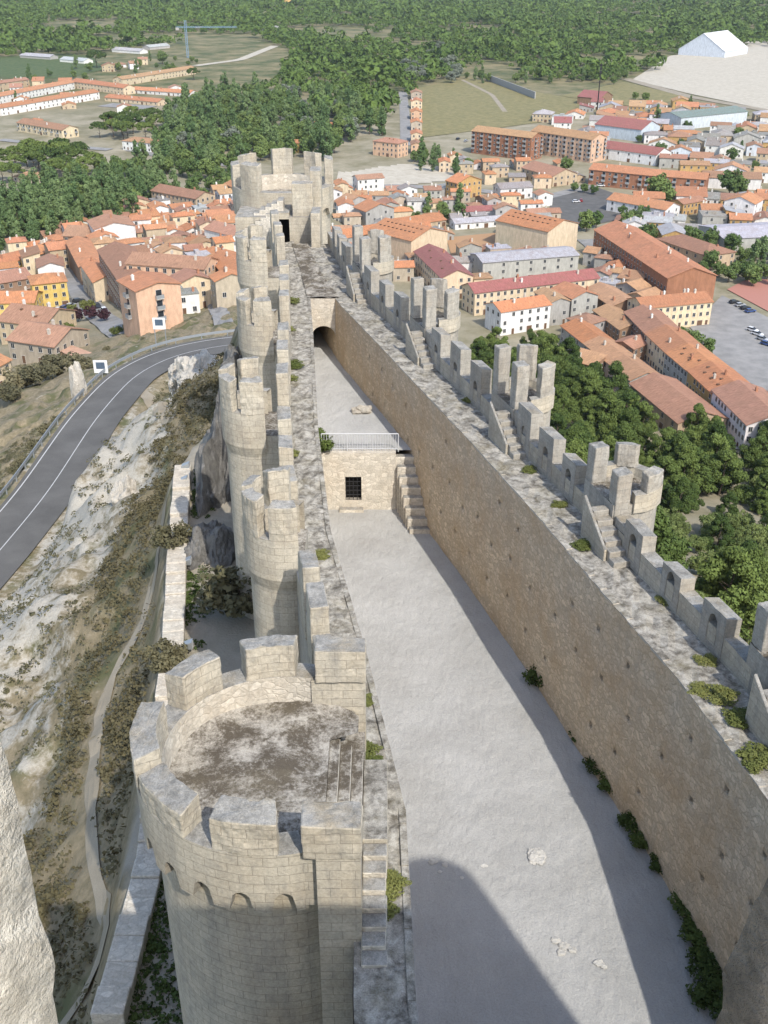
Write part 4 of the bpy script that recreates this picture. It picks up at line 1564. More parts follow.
Hs('pool_house', (462, 218), (500, 216), 9, 1, 'gable', 'x', 'white', 'maroon', 'low white building with maroon roof behind the pool house', chim=0, wstep=4)
for a, b, d, f, r_, w_, t_, k_ in (((366, 230), (394, 226), 12, 3, 'y', 'grey', 'terracotta', 'grey gabled house with terracotta roof right behind the farthest turret'), ((345, 214), (372, 214), 10, 2, 'y', 'grey', 'tan', 'grey gabled house with tan roof near the end tower'),
                               ((340, 246), (388, 248), 12, 2, 'x', 'grey', 'orange', 'grey house with long orange roof peeping over the farthest turret'), ((358, 196), (384, 194), 9, 3, 'x', 'white', 'pinkish brown', 'tall white house with pinkish roof right of the end tower')):
    Hs('town_house', a, b, d, f, 'gable', r_, w_, t_, k_, dens=.5)
# left of the castle
Hs('town_house', (153, 209), (197, 216), 13, 3, 'gable', 'x', 'tan', 'brown', 'long brick and tan house with brown roof and bright yellow end gable', wstep=2.8, dens=1, chim=1)
Hs('town_house', (66, 258), (98, 256), 15, 3, 'gable', 'x', 'brown', 'pinkish brown', 'dark walled house with pinkish roof at the edge of the river trees', chim=1)
Hs('town_house', (98, 258), (138, 252), 17, 4, 'gable', 'y', 'white', 'pinkish brown', 'big house with a broad blank white gable and pinkish roof', win=None, pitch=.25, chim=1)
Hs('apartment_block', (131, 306), (206, 300), 12, 4, 'gable', 'x', 'salmon', 'brown', 'long four storey block with rows of pale windows left of the castle', wstep=2.8, dens=1, chim=2, cat='apartment block')
Hs('apartment_block', (104, 296), (129, 316), 12, 4, 'gable', 'x', 'brown', 'brown', 'dark four storey block with brown roof facing the town street', wstep=2.4, dens=1, chim=1, cat='apartment block')
Hs('apartment_block', (141, 338), (184, 326), 12, 4, 'gable', 'y', 'salmon', 'terracotta', 'salmon four storey house with balconies just beyond the road bend', wstep=6, win='balcony_window', pitch=.22, chim=1)
Hs('town_house', (36, 311), (70, 305), 11, 3, 'hip', 'x', 'yellow', 'orange', 'yellow three storey house with hipped orange roof behind the parked cars', dens=1, chim=1)
Hs('town_house', (84, 291), (96, 303), 9, 3, 'gable', 'x', 'cream', 'orange', 'cream house with bright orange roof on the right of the town street', chim=1)
Hs('town_house', (70, 268), (82, 286), 9, 3, 'gable', 'x', 'brown', 'terracotta', 'brown fronted house with terracotta roof on the right of the town street', chim=1)
Hs('town_house', (12, 366), (56, 362), 15, 2, 'gable', 'x', 'stone', 'pinkish brown', 'large stone house with mottled pinkish roof at the foot of the hill', chim=2)
Hs('town_house', (-10, 395), (14, 382), 14, 2, 'gable', 'x', 'cream', 'terracotta', 'cream house cut by the left frame edge at the foot of the hill', chim=1)
Hs('town_house', (2, 345), (46, 340), 16, 2, 'gable', 'x', 'tan', 'pinkish brown', 'wide house with dull pinkish roof and two skylights behind the stone house', chim=3, skyl=2)
Hs('town_house', (0, 322), (36, 318), 12, 2, 'gable', 'x', 'yellow', 'orange', 'orange roofed house with yellow end wall left of the parked cars', chim=3)
Hs('town_house', (0, 300), (34, 292), 13, 2, 'gable', 'x', 'brown', 'pinkish brown', 'brown house with pinkish roof left of the yellow three storey house', chim=1)
Hs('town_house', (40, 284), (66, 280), 13, 2, 'gable', 'y', 'white', 'pinkish brown', 'white gabled house with pinkish roof behind the yellow three storey house', chim=1, win=None)
Hs('town_house', (0, 280), (36, 270), 11, 2, 'gable', 'x', 'yellow', 'orange', 'yellow house with bright orange roof at the left edge by the river trees', chim=4)
Hs('town_house', (36, 270), (62, 262), 11, 2, 'gable', 'x', 'stone', 'orange', 'stone house with bright orange roof next to the river trees', chim=4)
0 and Hs('town_house', (184, 324), (204, 326), 9, 1, 'mono', 'x', 'stone', 'grey', 'low stone shed with grey roof right of the salmon house', chim=0, win=None)
0 and Hs('town_house', (200, 328), (222, 330), 8, 1, 'gable', 'x', 'white', 'orange', 'small house with bright orange roof just behind the guard rail', chim=1)
Hs('town_house', (176, 292), (196, 282), 9, 2, 'gable', 'y', 'white', 'brown', 'white gabled house with brown roof behind the long four storey block', chim=0)
Hs('town_house', (212, 290), (228, 300), 11, 3, 'gable', 'x', 'brown', 'orange', 'tall house with orange roof and little yellow dormer beside the round towers', chim=2)
0 and Hs('town_house', (224, 302), (236, 318), 10, 3, 'gable', 'x', 'brown', 'terracotta', 'tall dark house with terracotta roof close to the round towers', chim=1)
Hs('town_house', (206, 252), (234, 256), 12, 3, 'gable', 'x', 'white', 'pinkish brown', 'white walled house with pinkish roof beside the end tower', chim=1, win=None)
# beyond the river
for a, b, d, f, w_, t_, k_ in (((2, 116), (100, 99), 12, 2, 'white', 'terracotta', 'front row of white terraced houses with long terracotta roof'), ((-20, 108), (75, 89), 12, 2, 'white', 'terracotta', 'middle row of white terraced houses with long terracotta roof'),
                            ((72, 88), (124, 95), 13, 2, 'cream', 'terracotta', 'short terracotta roofed row behind the front terrace'), ((123, 86), (196, 74), 12, 2, 'cream', 'tan', 'very long cream building with tan roof beside the crane'),
                            ((105, 101), (158, 106), 12, 1, 'cream', 'terracotta', 'low cream row with terracotta roof behind the round pine clump'), ((130, 93), (190, 97), 12, 1, 'white', 'terracotta', 'low white row with terracotta roof in front of the tan building'),
                            ((-5, 91), (30, 86), 10, 2, 'tan', 'pinkish brown', 'tan terrace cut by the left frame edge beyond the river')):
    Hs('terraced_row', a, b, d, f, 'gable', 'x', w_, t_, k_, chim=6, wstep=5, cat='terraced houses')
Hs('town_house', (18, 131), (63, 139), 14, 2, 'gable', 'x', 'cream', 'pinkish brown', 'cream house row with blank white end wall in front of the long terraces', chim=1, win='balcony_window', wstep=3.5)
Hs('town_house', (123, 150), (155, 153), 12, 2, 'hip', 'x', 'white', 'tan', 'white villa with hipped tan roof standing by the river road', chim=1)
Hs('town_house', (286, 152), (303, 153), 9, 2, 'hip', 'x', 'yellow', 'orange', 'small yellow house with orange roof just above the end tower', chim=0)
Hs('town_house', (312, 132), (332, 134), 8, 2, 'gable', 'x', 'white', 'orange', 'small white house with orange roof among the trees above the end tower', chim=0)
Hs('town_house', (14, 182), (44, 184), 12, 1, 'hip', 'x', 'stone', 'tan', 'low house with tan roof hidden among the umbrella pines', chim=0)
for a, b, w_, k_ in (((20, 58), (50, 60), 'grey', 'grey farm shed at the edge of the forest, left of the tall lone pine'), ((60, 62), (84, 64), 'white', 'pale shed below the lone pine at the forest edge'), ((112, 52), (140, 54), 'white', 'white shed right of the lone pine at the forest edge'),
                     ((150, 50), (170, 48), 'grey', 'grey shed left of the blue crane'), ((262, 30), (282, 30), 'bluish white', 'pale blue roofed shed inside the forest')):
    Hs('farm_shed', a, b, 14, 1, 'gable', 'x', w_, 'pale grey', k_, win=None, chim=0, cat='shed')

# fill the quarters with ordinary houses
NOGO = [[(552, 196), (598, 188), (632, 200), (640, 215), (600, 226), (566, 232), (548, 214)], [(446, 225), (525, 222), (532, 252), (452, 258)], [(690, 326), (722, 292), (768, 300), (820, 340), (820, 400), (768, 395), (725, 372)],
        [(40, 320), (86, 300), (128, 330), (110, 345), (56, 345)], [(58, 240), (68, 240), (100, 318), (84, 318)], [(716, 240), (768, 244), (800, 290), (727, 290)]]


def fill(zone, poly, n, ang, walls, tiles, size, floors, name='town_house', spacing=.5, v_scale=1.0):
    w = [G(*p) for p in poly]
    x0, x1 = min(p[0] for p in w), max(p[0] for p in w)
    y0, y1 = min(p[1] for p in w), max(p[1] for p in w)
    done = 0
    for _ in range(n * 60):
        if done >= n:
            break
        x, y = random.uniform(x0, x1), random.uniform(y0, y1)
        if not inside(np.array(x), np.array(y), w):
            continue
        z = hz(x, y)
        if z > -66:
            continue
        u, v, _d = to_px(x, y, z)
        if any(inside(np.array(u), np.array(v), q) for q in NOGO):
            continue
        L, D = random.uniform(*size), random.uniform(size[0] * .8, size[1] * .75)
        r = max(L, D) * spacing
        if any((x - f[0]) ** 2 + (y - f[1]) ** 2 < (r + f[2]) ** 2 for f in FOOT):
            continue
        a = R(ang(x, y) + random.choice((0, 0, 90)) + random.uniform(-7, 7))
        if math.cos(a) < 0:
            a += PI
        ux = (math.cos(a), math.sin(a))
        uy = (-ux[1], ux[0])
        A = (x - ux[0] * L / 2 - uy[0] * D / 2, y - ux[1] * L / 2 - uy[1] * D / 2)
        B = (x + ux[0] * L / 2 - uy[0] * D / 2, y + ux[1] * L / 2 - uy[1] * D / 2)
        rf = random.choices(('gable', 'hip', 'mono', 'flat'), (7, 2, 1, .6))[0]
        tl = random.choice(tiles)
        if rf == 'flat':
            tl = random.choice(('grey', 'pale grey'))
        house(name, None, None, D, random.choice(floors), rf, random.choice('xxy'), random.choice(walls), tl, None, zone=zone, world=(A, B), wstep=random.choice((2.6, 3.2, 4)), dens=.7)
        done += 1
    return done


fill('old town at left', [(0, 300), (0, 268), (60, 240), (150, 210), (240, 200), (240, 325), (200, 322), (130, 280), (60, 280)], 105, lambda x, y: 25, ['white', 'cream', 'stone', 'white', 'grey', 'tan', 'white', 'cream'], ['orange', 'terracotta', 'pinkish brown', 'brown', 'terracotta', 'tan', 'orange'], (7, 11.5), (2, 2, 3), spacing=.37)
fill('behind right battlements', [(334, 262), (334, 190), (440, 192), (560, 205), (545, 270), (480, 300), (400, 290)], 66, lambda x, y: 8, ['white', 'grey', 'cream', 'stone'], ['orange', 'terracotta', 'pinkish brown', 'grey', 'tan'], (7, 11.5), (1, 2, 2), spacing=.37)
fill('quarter at far right', [(640, 240), (600, 224), (660, 200), (720, 198), (800, 200), (800, 262), (720, 262)], 36, lambda x, y: -10, ['white', 'ochre', 'tan', 'grey'], ['terracotta', 'brown', 'grey', 'pale grey'], (10, 17), (1, 2), spacing=.45)
fill('workshops below sandy yard', [(580, 150), (600, 112), (680, 104), (800, 128), (800, 185), (720, 182), (660, 164)], 80, lambda x, y: -14, ['white', 'bluish white', 'tan', 'ochre', 'white', 'grey'], ['terracotta', 'pale grey', 'grey', 'tan', 'brown'], (11, 20), (1, 2, 2), spacing=.37)
fill('strip behind brick flats', [(540, 118), (600, 108), (600, 130), (560, 140)], 8, lambda x, y: -14, ['white', 'tan', 'grey'], ['maroon', 'pale grey', 'terracotta'], (12, 20), (1, 2))
fill('hamlet beyond river', [(0, 130), (0, 74), (120, 62), (200, 58), (200, 100), (100, 130)], 16, lambda x, y: 15, ['white', 'cream', 'tan'], ['terracotta', 'pinkish brown'], (10, 16), (1, 2))
fill('lower street at right', [(600, 300), (640, 300), (660, 345), (640, 400), (590, 390), (560, 330)], 8, lambda x, y: -45, ['grey', 'tan', 'brown'], ['tan', 'brown', 'terracotta'], (9, 13), (2,), spacing=.42)
fill('slope foot beside pines', [(740, 400), (800, 400), (800, 470), (760, 470)], 5, lambda x, y: -20, ['white', 'tan'], ['orange', 'brown'], (9, 13), (2,), spacing=.42)

fill('gap beside brick apartment block', [(596, 300), (590, 262), (640, 292), (664, 330), (640, 330)], 9, lambda x, y: -30, ['grey', 'tan', 'white'], ['terracotta', 'tan', 'brown'], (7, 11), (2,), spacing=.38)
fill('far edge of town', [(440, 168), (470, 160), (600, 170), (590, 182), (560, 200), (470, 190)], 14, lambda x, y: 5, ['white', 'tan', 'grey', 'cream'], ['terracotta', 'orange', 'grey'], (8, 12), (1, 2), spacing=.4)
# labels for the fill: look first, then the place in its quarter
ORD = 'first second third fourth fifth sixth seventh eighth ninth tenth eleventh twelfth thirteenth fourteenth fifteenth sixteenth'.split()
zones = {}
for h in HOUSES:
    if h[3] is None:
        zones.setdefault(h[4], []).append(h)
for zn, hs in zones.items():
    hs.sort(key=lambda h: -h[2])
    for r in range(0, len(hs), 8):
        row = sorted(hs[r:r + 8], key=lambda h: h[1])
        for k, h in enumerate(row):
            kind = {'gable': 'gabled', 'hip': 'hipped', 'mono': 'sloping', 'flat': 'flat'}[h[7]]
            rowname = f'{ORD[r // 8]} row' if len(hs) > 8 else 'group'
            h[0]['label'] = f'{h[5]} house, {h[6]} {kind} roof, {ORD[k]} from left, {rowname}, {zn}'
            h[0]['group'] = 'houses of the ' + zn

# ------------------------------------------------------------------ other built things in the town
def simple(name, mb, mats, label, cat, group=None, **kw):
    return tag(mb.build(name, mats, None, **kw), label, cat, group)


g = G(188, 58)
zt = hz(*g)
cr = empty('tower_crane', (g[0], g[1], zt), 0, 'pale blue tower crane with long jib in front of the forest', 'crane')
m = MB()
Hc = 42
for sx in (-1, 1):
    for sy in (-1, 1):
        m.tube((g[0] + sx, g[1] + sy, zt), (g[0] + sx, g[1] + sy, zt + Hc), .22, n=4)
for k in range(14):
    z = zt + k * 3
    s = 1 if k % 2 else -1
    m.tube((g[0] - s, g[1] - 1, z), (g[0] + s, g[1] - 1, z + 3), .14, n=4)
    m.tube((g[0] - 1, g[1] - s, z), (g[0] - 1, g[1] + s, z + 3), .14, n=4)
m.build('mast', M['blue_steel'], cr)
m = MB()
for oy, oz in ((-.7, 0), (.7, 0), (0, 1.3)):
    m.tube((g[0] - 12, g[1] + oy, zt + Hc - 8 + oz), (g[0] + 62, g[1] + oy, zt + Hc - 8 + oz), .2, n=4)
for k in range(24):
    x = g[0] - 10 + k * 3
    m.tube((x, g[1] - .7, zt + Hc - 8), (x + 1.5, g[1], zt + Hc - 6.7), .12, n=4)
    m.tube((x + 1.5, g[1], zt + Hc - 6.7), (x + 3, g[1] - .7, zt + Hc - 8), .12, n=4)
m.build('jib', M['blue_steel'], cr)
m = MB()
m.box(g[0] - 12, g[0] - 8, g[1] - 1, g[1] + 1, zt + Hc - 11, zt + Hc - 8)
m.build('counterweight', M['concrete'], cr)

g = G(597, 112)
zt = hz(*g)
ms = empty('mast_tower', (g[0], g[1], zt), 0, 'thin dark lattice mast rising above the maroon roofed barn', 'mast')
m = MB()
m.tube((g[0], g[1], zt), (g[0], g[1], zt + 38), .55, .3, 6)
m.build('pole', M['iron'], ms)
for k in range(3):
    m = MB()
    m.box(g[0] - .9, g[0] + .9, g[1] - .5, g[1] - .2, zt + 30 + k * 2.6, zt + 32 + k * 2.6)
    m.build('antenna', M['iron'], ms)

g = G(288, 13)
zt = hz(*g)
wt = empty('water_tower', (g[0], g[1], zt), 0, 'small yellow tower rising out of the far forest', 'tower')
m = MB()
m.tube((g[0], g[1], zt), (g[0], g[1], zt + 20), 5, 5, 14)
m.build('shaft', plain('yellow_plaster', (.6, .42, .12), .8, .1), wt)
m = MB()
m.tube((g[0], g[1], zt + 20), (g[0], g[1], zt + 26), 7, 6.5, 14)
m.build('tank', plain('ochre_plaster', (.5, .33, .12), .8, .1), wt)

a, b = G(486, 80), G(535, 99)
m = MB()
d = Vector((b[0] - a[0], b[1] - a[1], 0)).normalized()
m.obox(((a[0] + b[0]) / 2, (a[1] + b[1]) / 2), d, math.hypot(b[0] - a[0], b[1] - a[1]), .8, -97, -89)
simple('boundary_wall', m, M['concrete'], 'long plain grey boundary wall across the dry field', 'wall')
for (p0, p1, h_, l_) in (((57, 356), (114, 352), 3.0, 'pinkish retaining wall below the little garden by the parked cars'),):
    a, b = G(*p0), G(*p1)
    m = MB()
    d = Vector((b[0] - a[0], b[1] - a[1], 0)).normalized()
    z = min(hz(*a, True), hz(*b, True))
    m.obox(((a[0] + b[0]) / 2, (a[1] + b[1]) / 2), d, math.hypot(b[0] - a[0], b[1] - a[1]), 5, z - 5, z + h_)
    o = simple('garden_wall', m, M['plaster'], l_, 'wall')
    o.color = (.48, .3, .21, 1)

# cars
CARP = None


def car(u, v, ang, col, label, grp):
    global CARP
    if CARP is None:
        b = MB()
        pr = [(-2.1, .35), (2.1, .35), (2.1, .75), (1.25, .88), (-1.95, .92), (-2.1, .8)]
        for s in (0,):
            l = [(x, -.85, z) for x, z in pr]
            r = [(x, .85, z) for x, z in pr]
            b.face(l)
            b.face(r[::-1])
            for i in range(len(pr)):
                j = (i + 1) % len(pr)
                b.face([l[j], l[i], r[i], r[j]])
        roofp = [(-1.5, 1.42), (.25, 1.45)]
        b.face([(-1.55, -.66, 1.44), (.2, -.66, 1.46), (.2, .66, 1.46), (-1.55, .66, 1.44)])
        g_ = MB()
        lo = [(-1.95, -.8, .9), (1.2, -.8, .88), (1.2, .8, .88), (-1.95, .8, .9)]
        hi = [(-1.55, -.66, 1.435), (.2, -.66, 1.455), (.2, .66, 1.455), (-1.55, .66, 1.435)]
        for i in range(4):
            j = (i + 1) % 4
            g_.face([lo[i], lo[j], hi[j], hi[i]])
        w_ = MB()
        w_.tube((0, -.1, 0), (0, .1, 0), .33, n=14)
        CARP = (b.mesh('body', [M['paint']]), g_.mesh('window_glass', [M['glass']]), w_.mesh('wheel', [M['tyre']]))
    x, y = G(u, v)
    root = empty('parked_car', (x, y, hz(x, y, True) + .35), R(ang), label, 'car', grp)
    for me, pos in ((CARP[0], (0, 0, 0)), (CARP[1], (0, 0, 0)), *((CARP[2], (sx * 1.3, sy * .78, .33)) for sx in (-1, 1) for sy in (-1, 1))):
        o = bpy.data.objects.new(me.name.split('.')[0], me)
        COL.objects.link(o)
        o.parent = root
        o.location = pos
        o.color = (*col, 1)


WH, BK, SV, BL, RD = (.7, .7, .7), (.03, .03, .035), (.4, .41, .42), (.06, .1, .25), (.35, .03, .03)
L1, L2, L3 = 'cars parked before the yellow house', 'cars parked beyond the pines at right', 'cars on the town square'
for u, v, a, c, l in ((46, 316, 70, BK, 'dark car at the left end of the row before the yellow house'), (53, 314, 70, SV, 'silver car second from left before the yellow house'), (59, 312, 70, WH, 'white car in the middle of the row before the yellow house'),
                      (65, 310, 70, BL, 'blue car right of the white one before the yellow house'), (71, 308, 70, SV, 'silver car at the right end before the yellow house'), (79, 303, 40, BK, 'black car where the town street meets the car park'), (98, 309, -60, BK, 'black car parked along the town street'), (105, 314, -60, WH, 'white car behind the black one along the town street')):
    car(u, v, a, c, l, L1)
for u, v, a, c, l in ((734, 304, 20, BK, 'black car, far end of the row beside the red court'), (740, 307, 20, SV, 'silver car, second from far end beside the red court'), (745, 310, 20, BK, 'dark car, third beside the red court'), (750, 313, 20, BL, 'blue car, near end of the row beside the red court'),
                      (752, 332, -50, WH, 'white car, first in the lower car park at right'), (757, 336, -50, WH, 'white car, second in the lower car park at right'), (762, 341, -50, SV, 'silver car, third in the lower car park at right'), (766, 346, -50, BL, 'blue car, last in the lower car park at right')):
    car(u, v, a, c, l, L2)
for u, v, a, c, l in ((576, 203, 10, WH, 'white car alone on the town square'), (581, 202, 80, RD, 'red car beside the white one on the town square'), (601, 187, 0, WH, 'white car at the upper edge of the town square'), (394, 236, 80, WH, 'white car in the narrow street by the left skylight roof'), (396, 230, 80, BL, 'blue car in the narrow street by the left skylight roof'),
                      (458, 140, 60, BK, 'dark car at the edge of the dry field, left one'), (466, 142, 60, SV, 'grey car at the edge of the dry field, right one')):
    car(u, v, a, c, l, L3)
# ------------------------------------------------------------------ vegetation
def mesh_np(name, V, F, mats, smooth_=False):
    """V: n x 3, F: m x k"""
    me = bpy.data.meshes.new(name)
    k = F.shape[1]
    me.vertices.add(len(V))
    me.vertices.foreach_set('co', V.astype(np.float32).ravel())
    me.loops.add(F.size)
    me.loops.foreach_set('vertex_index', F.astype(np.int32).ravel())
    me.polygons.add(len(F))
    me.polygons.foreach_set('loop_start', np.arange(0, F.size, k, dtype=np.int32))
    me.update(calc_edges=True)
    if smooth_:
        me.polygons.foreach_set('use_smooth', [True] * len(F))
    for m in mats:
        me.materials.append(m)
    return me


def leaf_cards(C, size, rng, up=.3, outward=None):
    """leaf-sized quads at the points C, turned every way but mostly outwards"""
    n = len(C)
    N = rng.normal(size=(n, 3))
    if outward is not None:
        N = N * .75 + outward * 1.3
    N[:, 2] += up
    N /= np.linalg.norm(N, axis=1, keepdims=True)
    T = np.cross(N, rng.normal(size=(n, 3)))
    T /= np.linalg.norm(T, axis=1, keepdims=True)
    B = np.cross(N, T)
    s = size * rng.uniform(.6, 1.4, (n, 1))
    asp = rng.uniform(.45, .8, (n, 1))
    V = np.stack([C - T * s, C - B * s * asp, C + T * s, C + B * s * asp], 1).reshape(-1, 3)
    return V, np.arange(4 * n).reshape(n, 4)


def crown(name, kind, seed, n, leaf, mat, h=8.0, w=3.0):
    """leaf clumps spread through a crown of the given kind; base of the tree at the origin"""
    rng = np.random.default_rng(seed)
    P_, O_ = [], []
    if kind == 'pine':
        nb = 44
        for k in range(nb):
            t = rng.uniform(.14, 1) if k else 1
            rad = w * (1 - t ** 2.6) * rng.uniform(.45, 1.08) + .3
            a = rng.uniform(0, 2 * PI)
            P_.append((rad * math.cos(a), rad * math.sin(a), h * t - .3))
            O_.append((rng.uniform(.75, 1.35) * (1.3 - .5 * t), .7))
    elif kind == 'umbrella':
        for k in range(34):
            a, q = rng.uniform(0, 2 * PI), math.sqrt(rng.uniform(0, 1))
            P_.append((w * q * math.cos(a), w * q * math.sin(a), h * (.6 + .36 * math.sqrt(max(0, 1 - q * q)) * rng.uniform(.75, 1.05))))
            O_.append((rng.uniform(.9, 1.5) * w / 4.2, .6))
    elif kind == 'poplar':
        for k in range(30):
            t = rng.uniform(.1, 1)
            rad = w * math.sin(PI * (t * .88 + .08)) ** .8 * rng.uniform(.3, .9)
            a = rng.uniform(0, 2 * PI)
            P_.append((rad * math.cos(a), rad * math.sin(a), h * t))
            O_.append((rng.uniform(.6, 1.1) * w / 2.2, 1.3))
    else:
        for k in range(40):
            v = rng.normal(size=3)
            v /= np.linalg.norm(v)
            q = rng.uniform(.5, 1.0)
            P_.append((w * q * v[0], w * q * v[1], h * .58 + h * .4 * q * v[2]))
            O_.append((rng.uniform(.7, 1.25) * w / 3.0, .8))
    P_, O_ = np.array(P_), np.array(O_)
    wts = O_[:, 0] ** 2
    idx = rng.choice(len(P_), n, p=wts / wts.sum())
    D = rng.normal(size=(n, 3))
    D /= np.linalg.norm(D, axis=1, keepdims=True)
    rr = rng.uniform(.35, 1.0, (n, 1)) ** .5
    C = P_[idx] + D * rr * O_[idx, :1] * np.stack([np.ones(n), np.ones(n), O_[idx, 1]], 1)
    C[:, 2] = np.maximum(C[:, 2], .05)
    V, F = leaf_cards(C, leaf, rng, .35, D)
    return mesh_np(name, V, F, [mat])


def trunk(name, h, r, seed, limbs=5, lean=.3, base=.35):
    rng = random.Random(seed)
    m = MB()
    p = Vector((0, 0, -1.5))
    pts = [p]
    for k in range(5):
        p = p + Vector((rng.uniform(-lean, lean), rng.uniform(-lean, lean), (h + 1.5) / 5))
        pts.append(p)
    for i, (a, b) in enumerate(zip(pts, pts[1:])):
        m.tube(a, b, r * (1 - .17 * i), r * (1 - .17 * (i + 1)), 7)
    for k in range(limbs):
        t = rng.uniform(base, .9)
        i = int(t * 5)
        a = pts[i] + (pts[min(5, i + 1)] - pts[i]) * (t * 5 - i)
        an = rng.uniform(0, 2 * PI)
        l = h * .3 * (1.1 - t)
        m.tube(a, a + Vector((math.cos(an) * l, math.sin(an) * l, l * .7)), r * .4, r * .12, 5)
    return m.mesh(name, [M['bark']])


KINDS = {}


def kind(key, shape, seeds, n, leaf, mat, h, w, tr):
    KINDS[key] = [(crown('crown', shape, s, n, leaf, M[mat], h, w), trunk('trunk', h * .85, tr, s)) for s in seeds]


kind('slope_pine', 'pine', (1, 2, 3, 4, 5), 14000, .165, 'pine', 9.0, 3.7, .2)
kind('umbrella_pine', 'umbrella', (11, 12, 13), 2200, .5, 'pine', 12.0, 6.0, .35)
kind('poplar', 'poplar', (21, 22, 23), 2000, .45, 'poplar', 16.0, 2.9, .3)
kind('broadleaf', 'round', (31, 32, 33), 2200, .45, 'broad', 10.0, 4.2, .3)
kind('willow', 'round', (41, 42), 2000, .5, 'silver', 10.0, 5.0, .3)
kind('plum', 'round', (51,), 1200, .3, 'plum', 4.5, 2.0, .12)
kind('bush', 'round', (61, 62, 63), 2600, .16, 'scrub', 2.6, 1.9, .07)
M['weed_dark'] = leafy('dark_green_weeds', (.035, .055, .015), (.085, .115, .03))
kind('wall_green', 'round', (66, 67), 1800, .14, 'weed_dark', 2.2, 1.5, .06)
M['light_leaf'] = leafy('yellow_green_leaves', (.07, .1, .028), (.165, .2, .065))
kind('light_shrub', 'round', (71, 72), 5000, .17, 'light_leaf', 4.6, 2.6, .1)
kind('green_bush', 'round', (64, 65), 2200, .13, 'weed', 2.2, 1.5, .06)
NTREE = 0


def tree(key, name, x, y, s, label, cat, group, z=None, zs=1.0, rough=True, whole=False):
    global NTREE
    NTREE += 1
    cm, tm = random.choice(KINDS[key])
    zz = hz(x, y, rough) if z is None else z
    rz = random.uniform(0, 2 * PI)
    if whole:
        root = bpy.data.objects.new(name, cm)
        COL.objects.link(root)
    else:
        root = bpy.data.objects.new(name, None)
        COL.objects.link(root)
        for nm, me in (('crown', cm), ('trunk', tm)):
            o = bpy.data.objects.new(nm, me)
            COL.objects.link(o)
            o.parent = root
    root.location = (x, y, zz)
    root.rotation_euler = (0, 0, rz)
    root.scale = (s, s, s * zs)
    return tag(root, label, cat, group)


def scatter_px(poly, n, spacing, ztop, tries=80, avoid=1.0, rough=True, lim=None):
    """positions whose middle of the crown falls inside a polygon of the photograph"""
    w = [G(*p) for p in poly]
    x0, x1 = min(p[0] for p in w) - 10, max(p[0] for p in w) + 10
    y0, y1 = min(p[1] for p in w) - 10, max(p[1] for p in w) + 10
    got = []
    X = RNG.uniform(x0, x1, n * tries)
    Y = RNG.uniform(y0, y1, n * tries)
    Z = ht(X, Y, rough)
    zz = Z + ztop - EYE[2]
    dep = Y * math.cos(PITCH) - zz * math.sin(PITCH)
    U, Vv = 384 + FPX * X / dep, 512 - FPX * (Y * math.sin(PITCH) + zz * math.cos(PITCH)) / dep
    ok = inside(U, Vv, poly)
    for x, y in zip(X[ok], Y[ok]):
        if len(got) >= n:
            break
        if any((x - p[0]) ** 2 + (y - p[1]) ** 2 < spacing ** 2 for p in got):
            continue
        if any((x - f[0]) ** 2 + (y - f[1]) ** 2 < (f[2] + avoid) ** 2 for f in FOOT):
            continue
        if float(plateau_d(np.array(x), np.array(y))) < (1.2 if x > 0 and y < 110 else 2.0):
            continue
        got.append((x, y))
    return got


# pines below the right battlements
sp = scatter_px([(468, 372), (486, 346), (520, 336), (548, 352), (580, 372), (612, 392), (640, 412), (690, 424), (780, 440), (800, 560), (790, 680), (720, 640), (640, 560), (560, 470), (500, 400)], 170, 3.5, 4.5, 200)
for x, y in sp:
    u, v, _ = to_px(x, y, hz(x, y, True) + 4)
    if (v > 505 and random.random() < .75) or random.random() < .08:
        tree('light_shrub', 'slope_shrub', x, y, random.uniform(.7, 1.15), 'light green shrub on the slope between the pines and the right battlements', 'shrub', 'light shrubs on the slope behind the right battlements')
    else:
        tree('slope_pine', 'pine_tree', x, y, random.choice((.7, .9, 1.05, 1.2, 1.4)) * random.uniform(.9, 1.1), 'dense bushy pine on the slope below the right battlements', 'pine tree', 'pines on the slope behind the right battlements', zs=random.uniform(.9, 1.25))
print('slope pines', len(sp))
# river trees at the left
sp = scatter_px([(-10, 246), (-10, 196), (60, 186), (100, 176), (150, 178), (175, 186), (150, 198), (140, 210), (62, 232), (20, 250)], 150, 6.8, 7, 200)
for k, (x, y) in enumerate(sp):
    key = random.choice(('poplar', 'poplar', 'broadleaf', 'poplar'))
    tree(key, 'river_tree', x, y, random.uniform(.8, 1.2), 'tall dark green tree in the river grove at the edge of the old town', 'tree', 'trees of the river grove beside the old town')
print('river', len(sp))
for poly, n, s, lb, gp in (([(-10, 182), (-10, 150), (40, 144), (92, 150), (96, 172), (60, 180)], 26, 9, 'round topped umbrella pine between the river grove and the road', 'umbrella pines by the river road'),
                           ([(92, 138), (96, 118), (130, 106), (158, 112), (156, 132), (130, 138)], 16, 9, 'round topped umbrella pine in the dense clump behind the tan villa', 'umbrella pines in the dense clump')):
    sp = scatter_px(poly, n, s, 9)
    for x, y in sp:
        tree('umbrella_pine', 'umbrella_pine', x, y, random.uniform(.85, 1.2), lb, 'pine tree', gp)
sp = scatter_px([(158, 142), (165, 112), (210, 92), (262, 88), (330, 96), (380, 108), (384, 126), (344, 136), (336, 152), (270, 146), (240, 128), (215, 160), (175, 158)], 230, 8, 7, 200)
for x, y in sp:
    key = random.choices(('poplar', 'broadleaf', 'willow'), (3, 4, 1))[0]
    tree(key, 'wood_tree', x, y, random.uniform(1.0, 1.45), 'leafy tree in the green wood above the end tower', 'tree', 'trees of the wood above the end tower')
print('wood', len(sp))
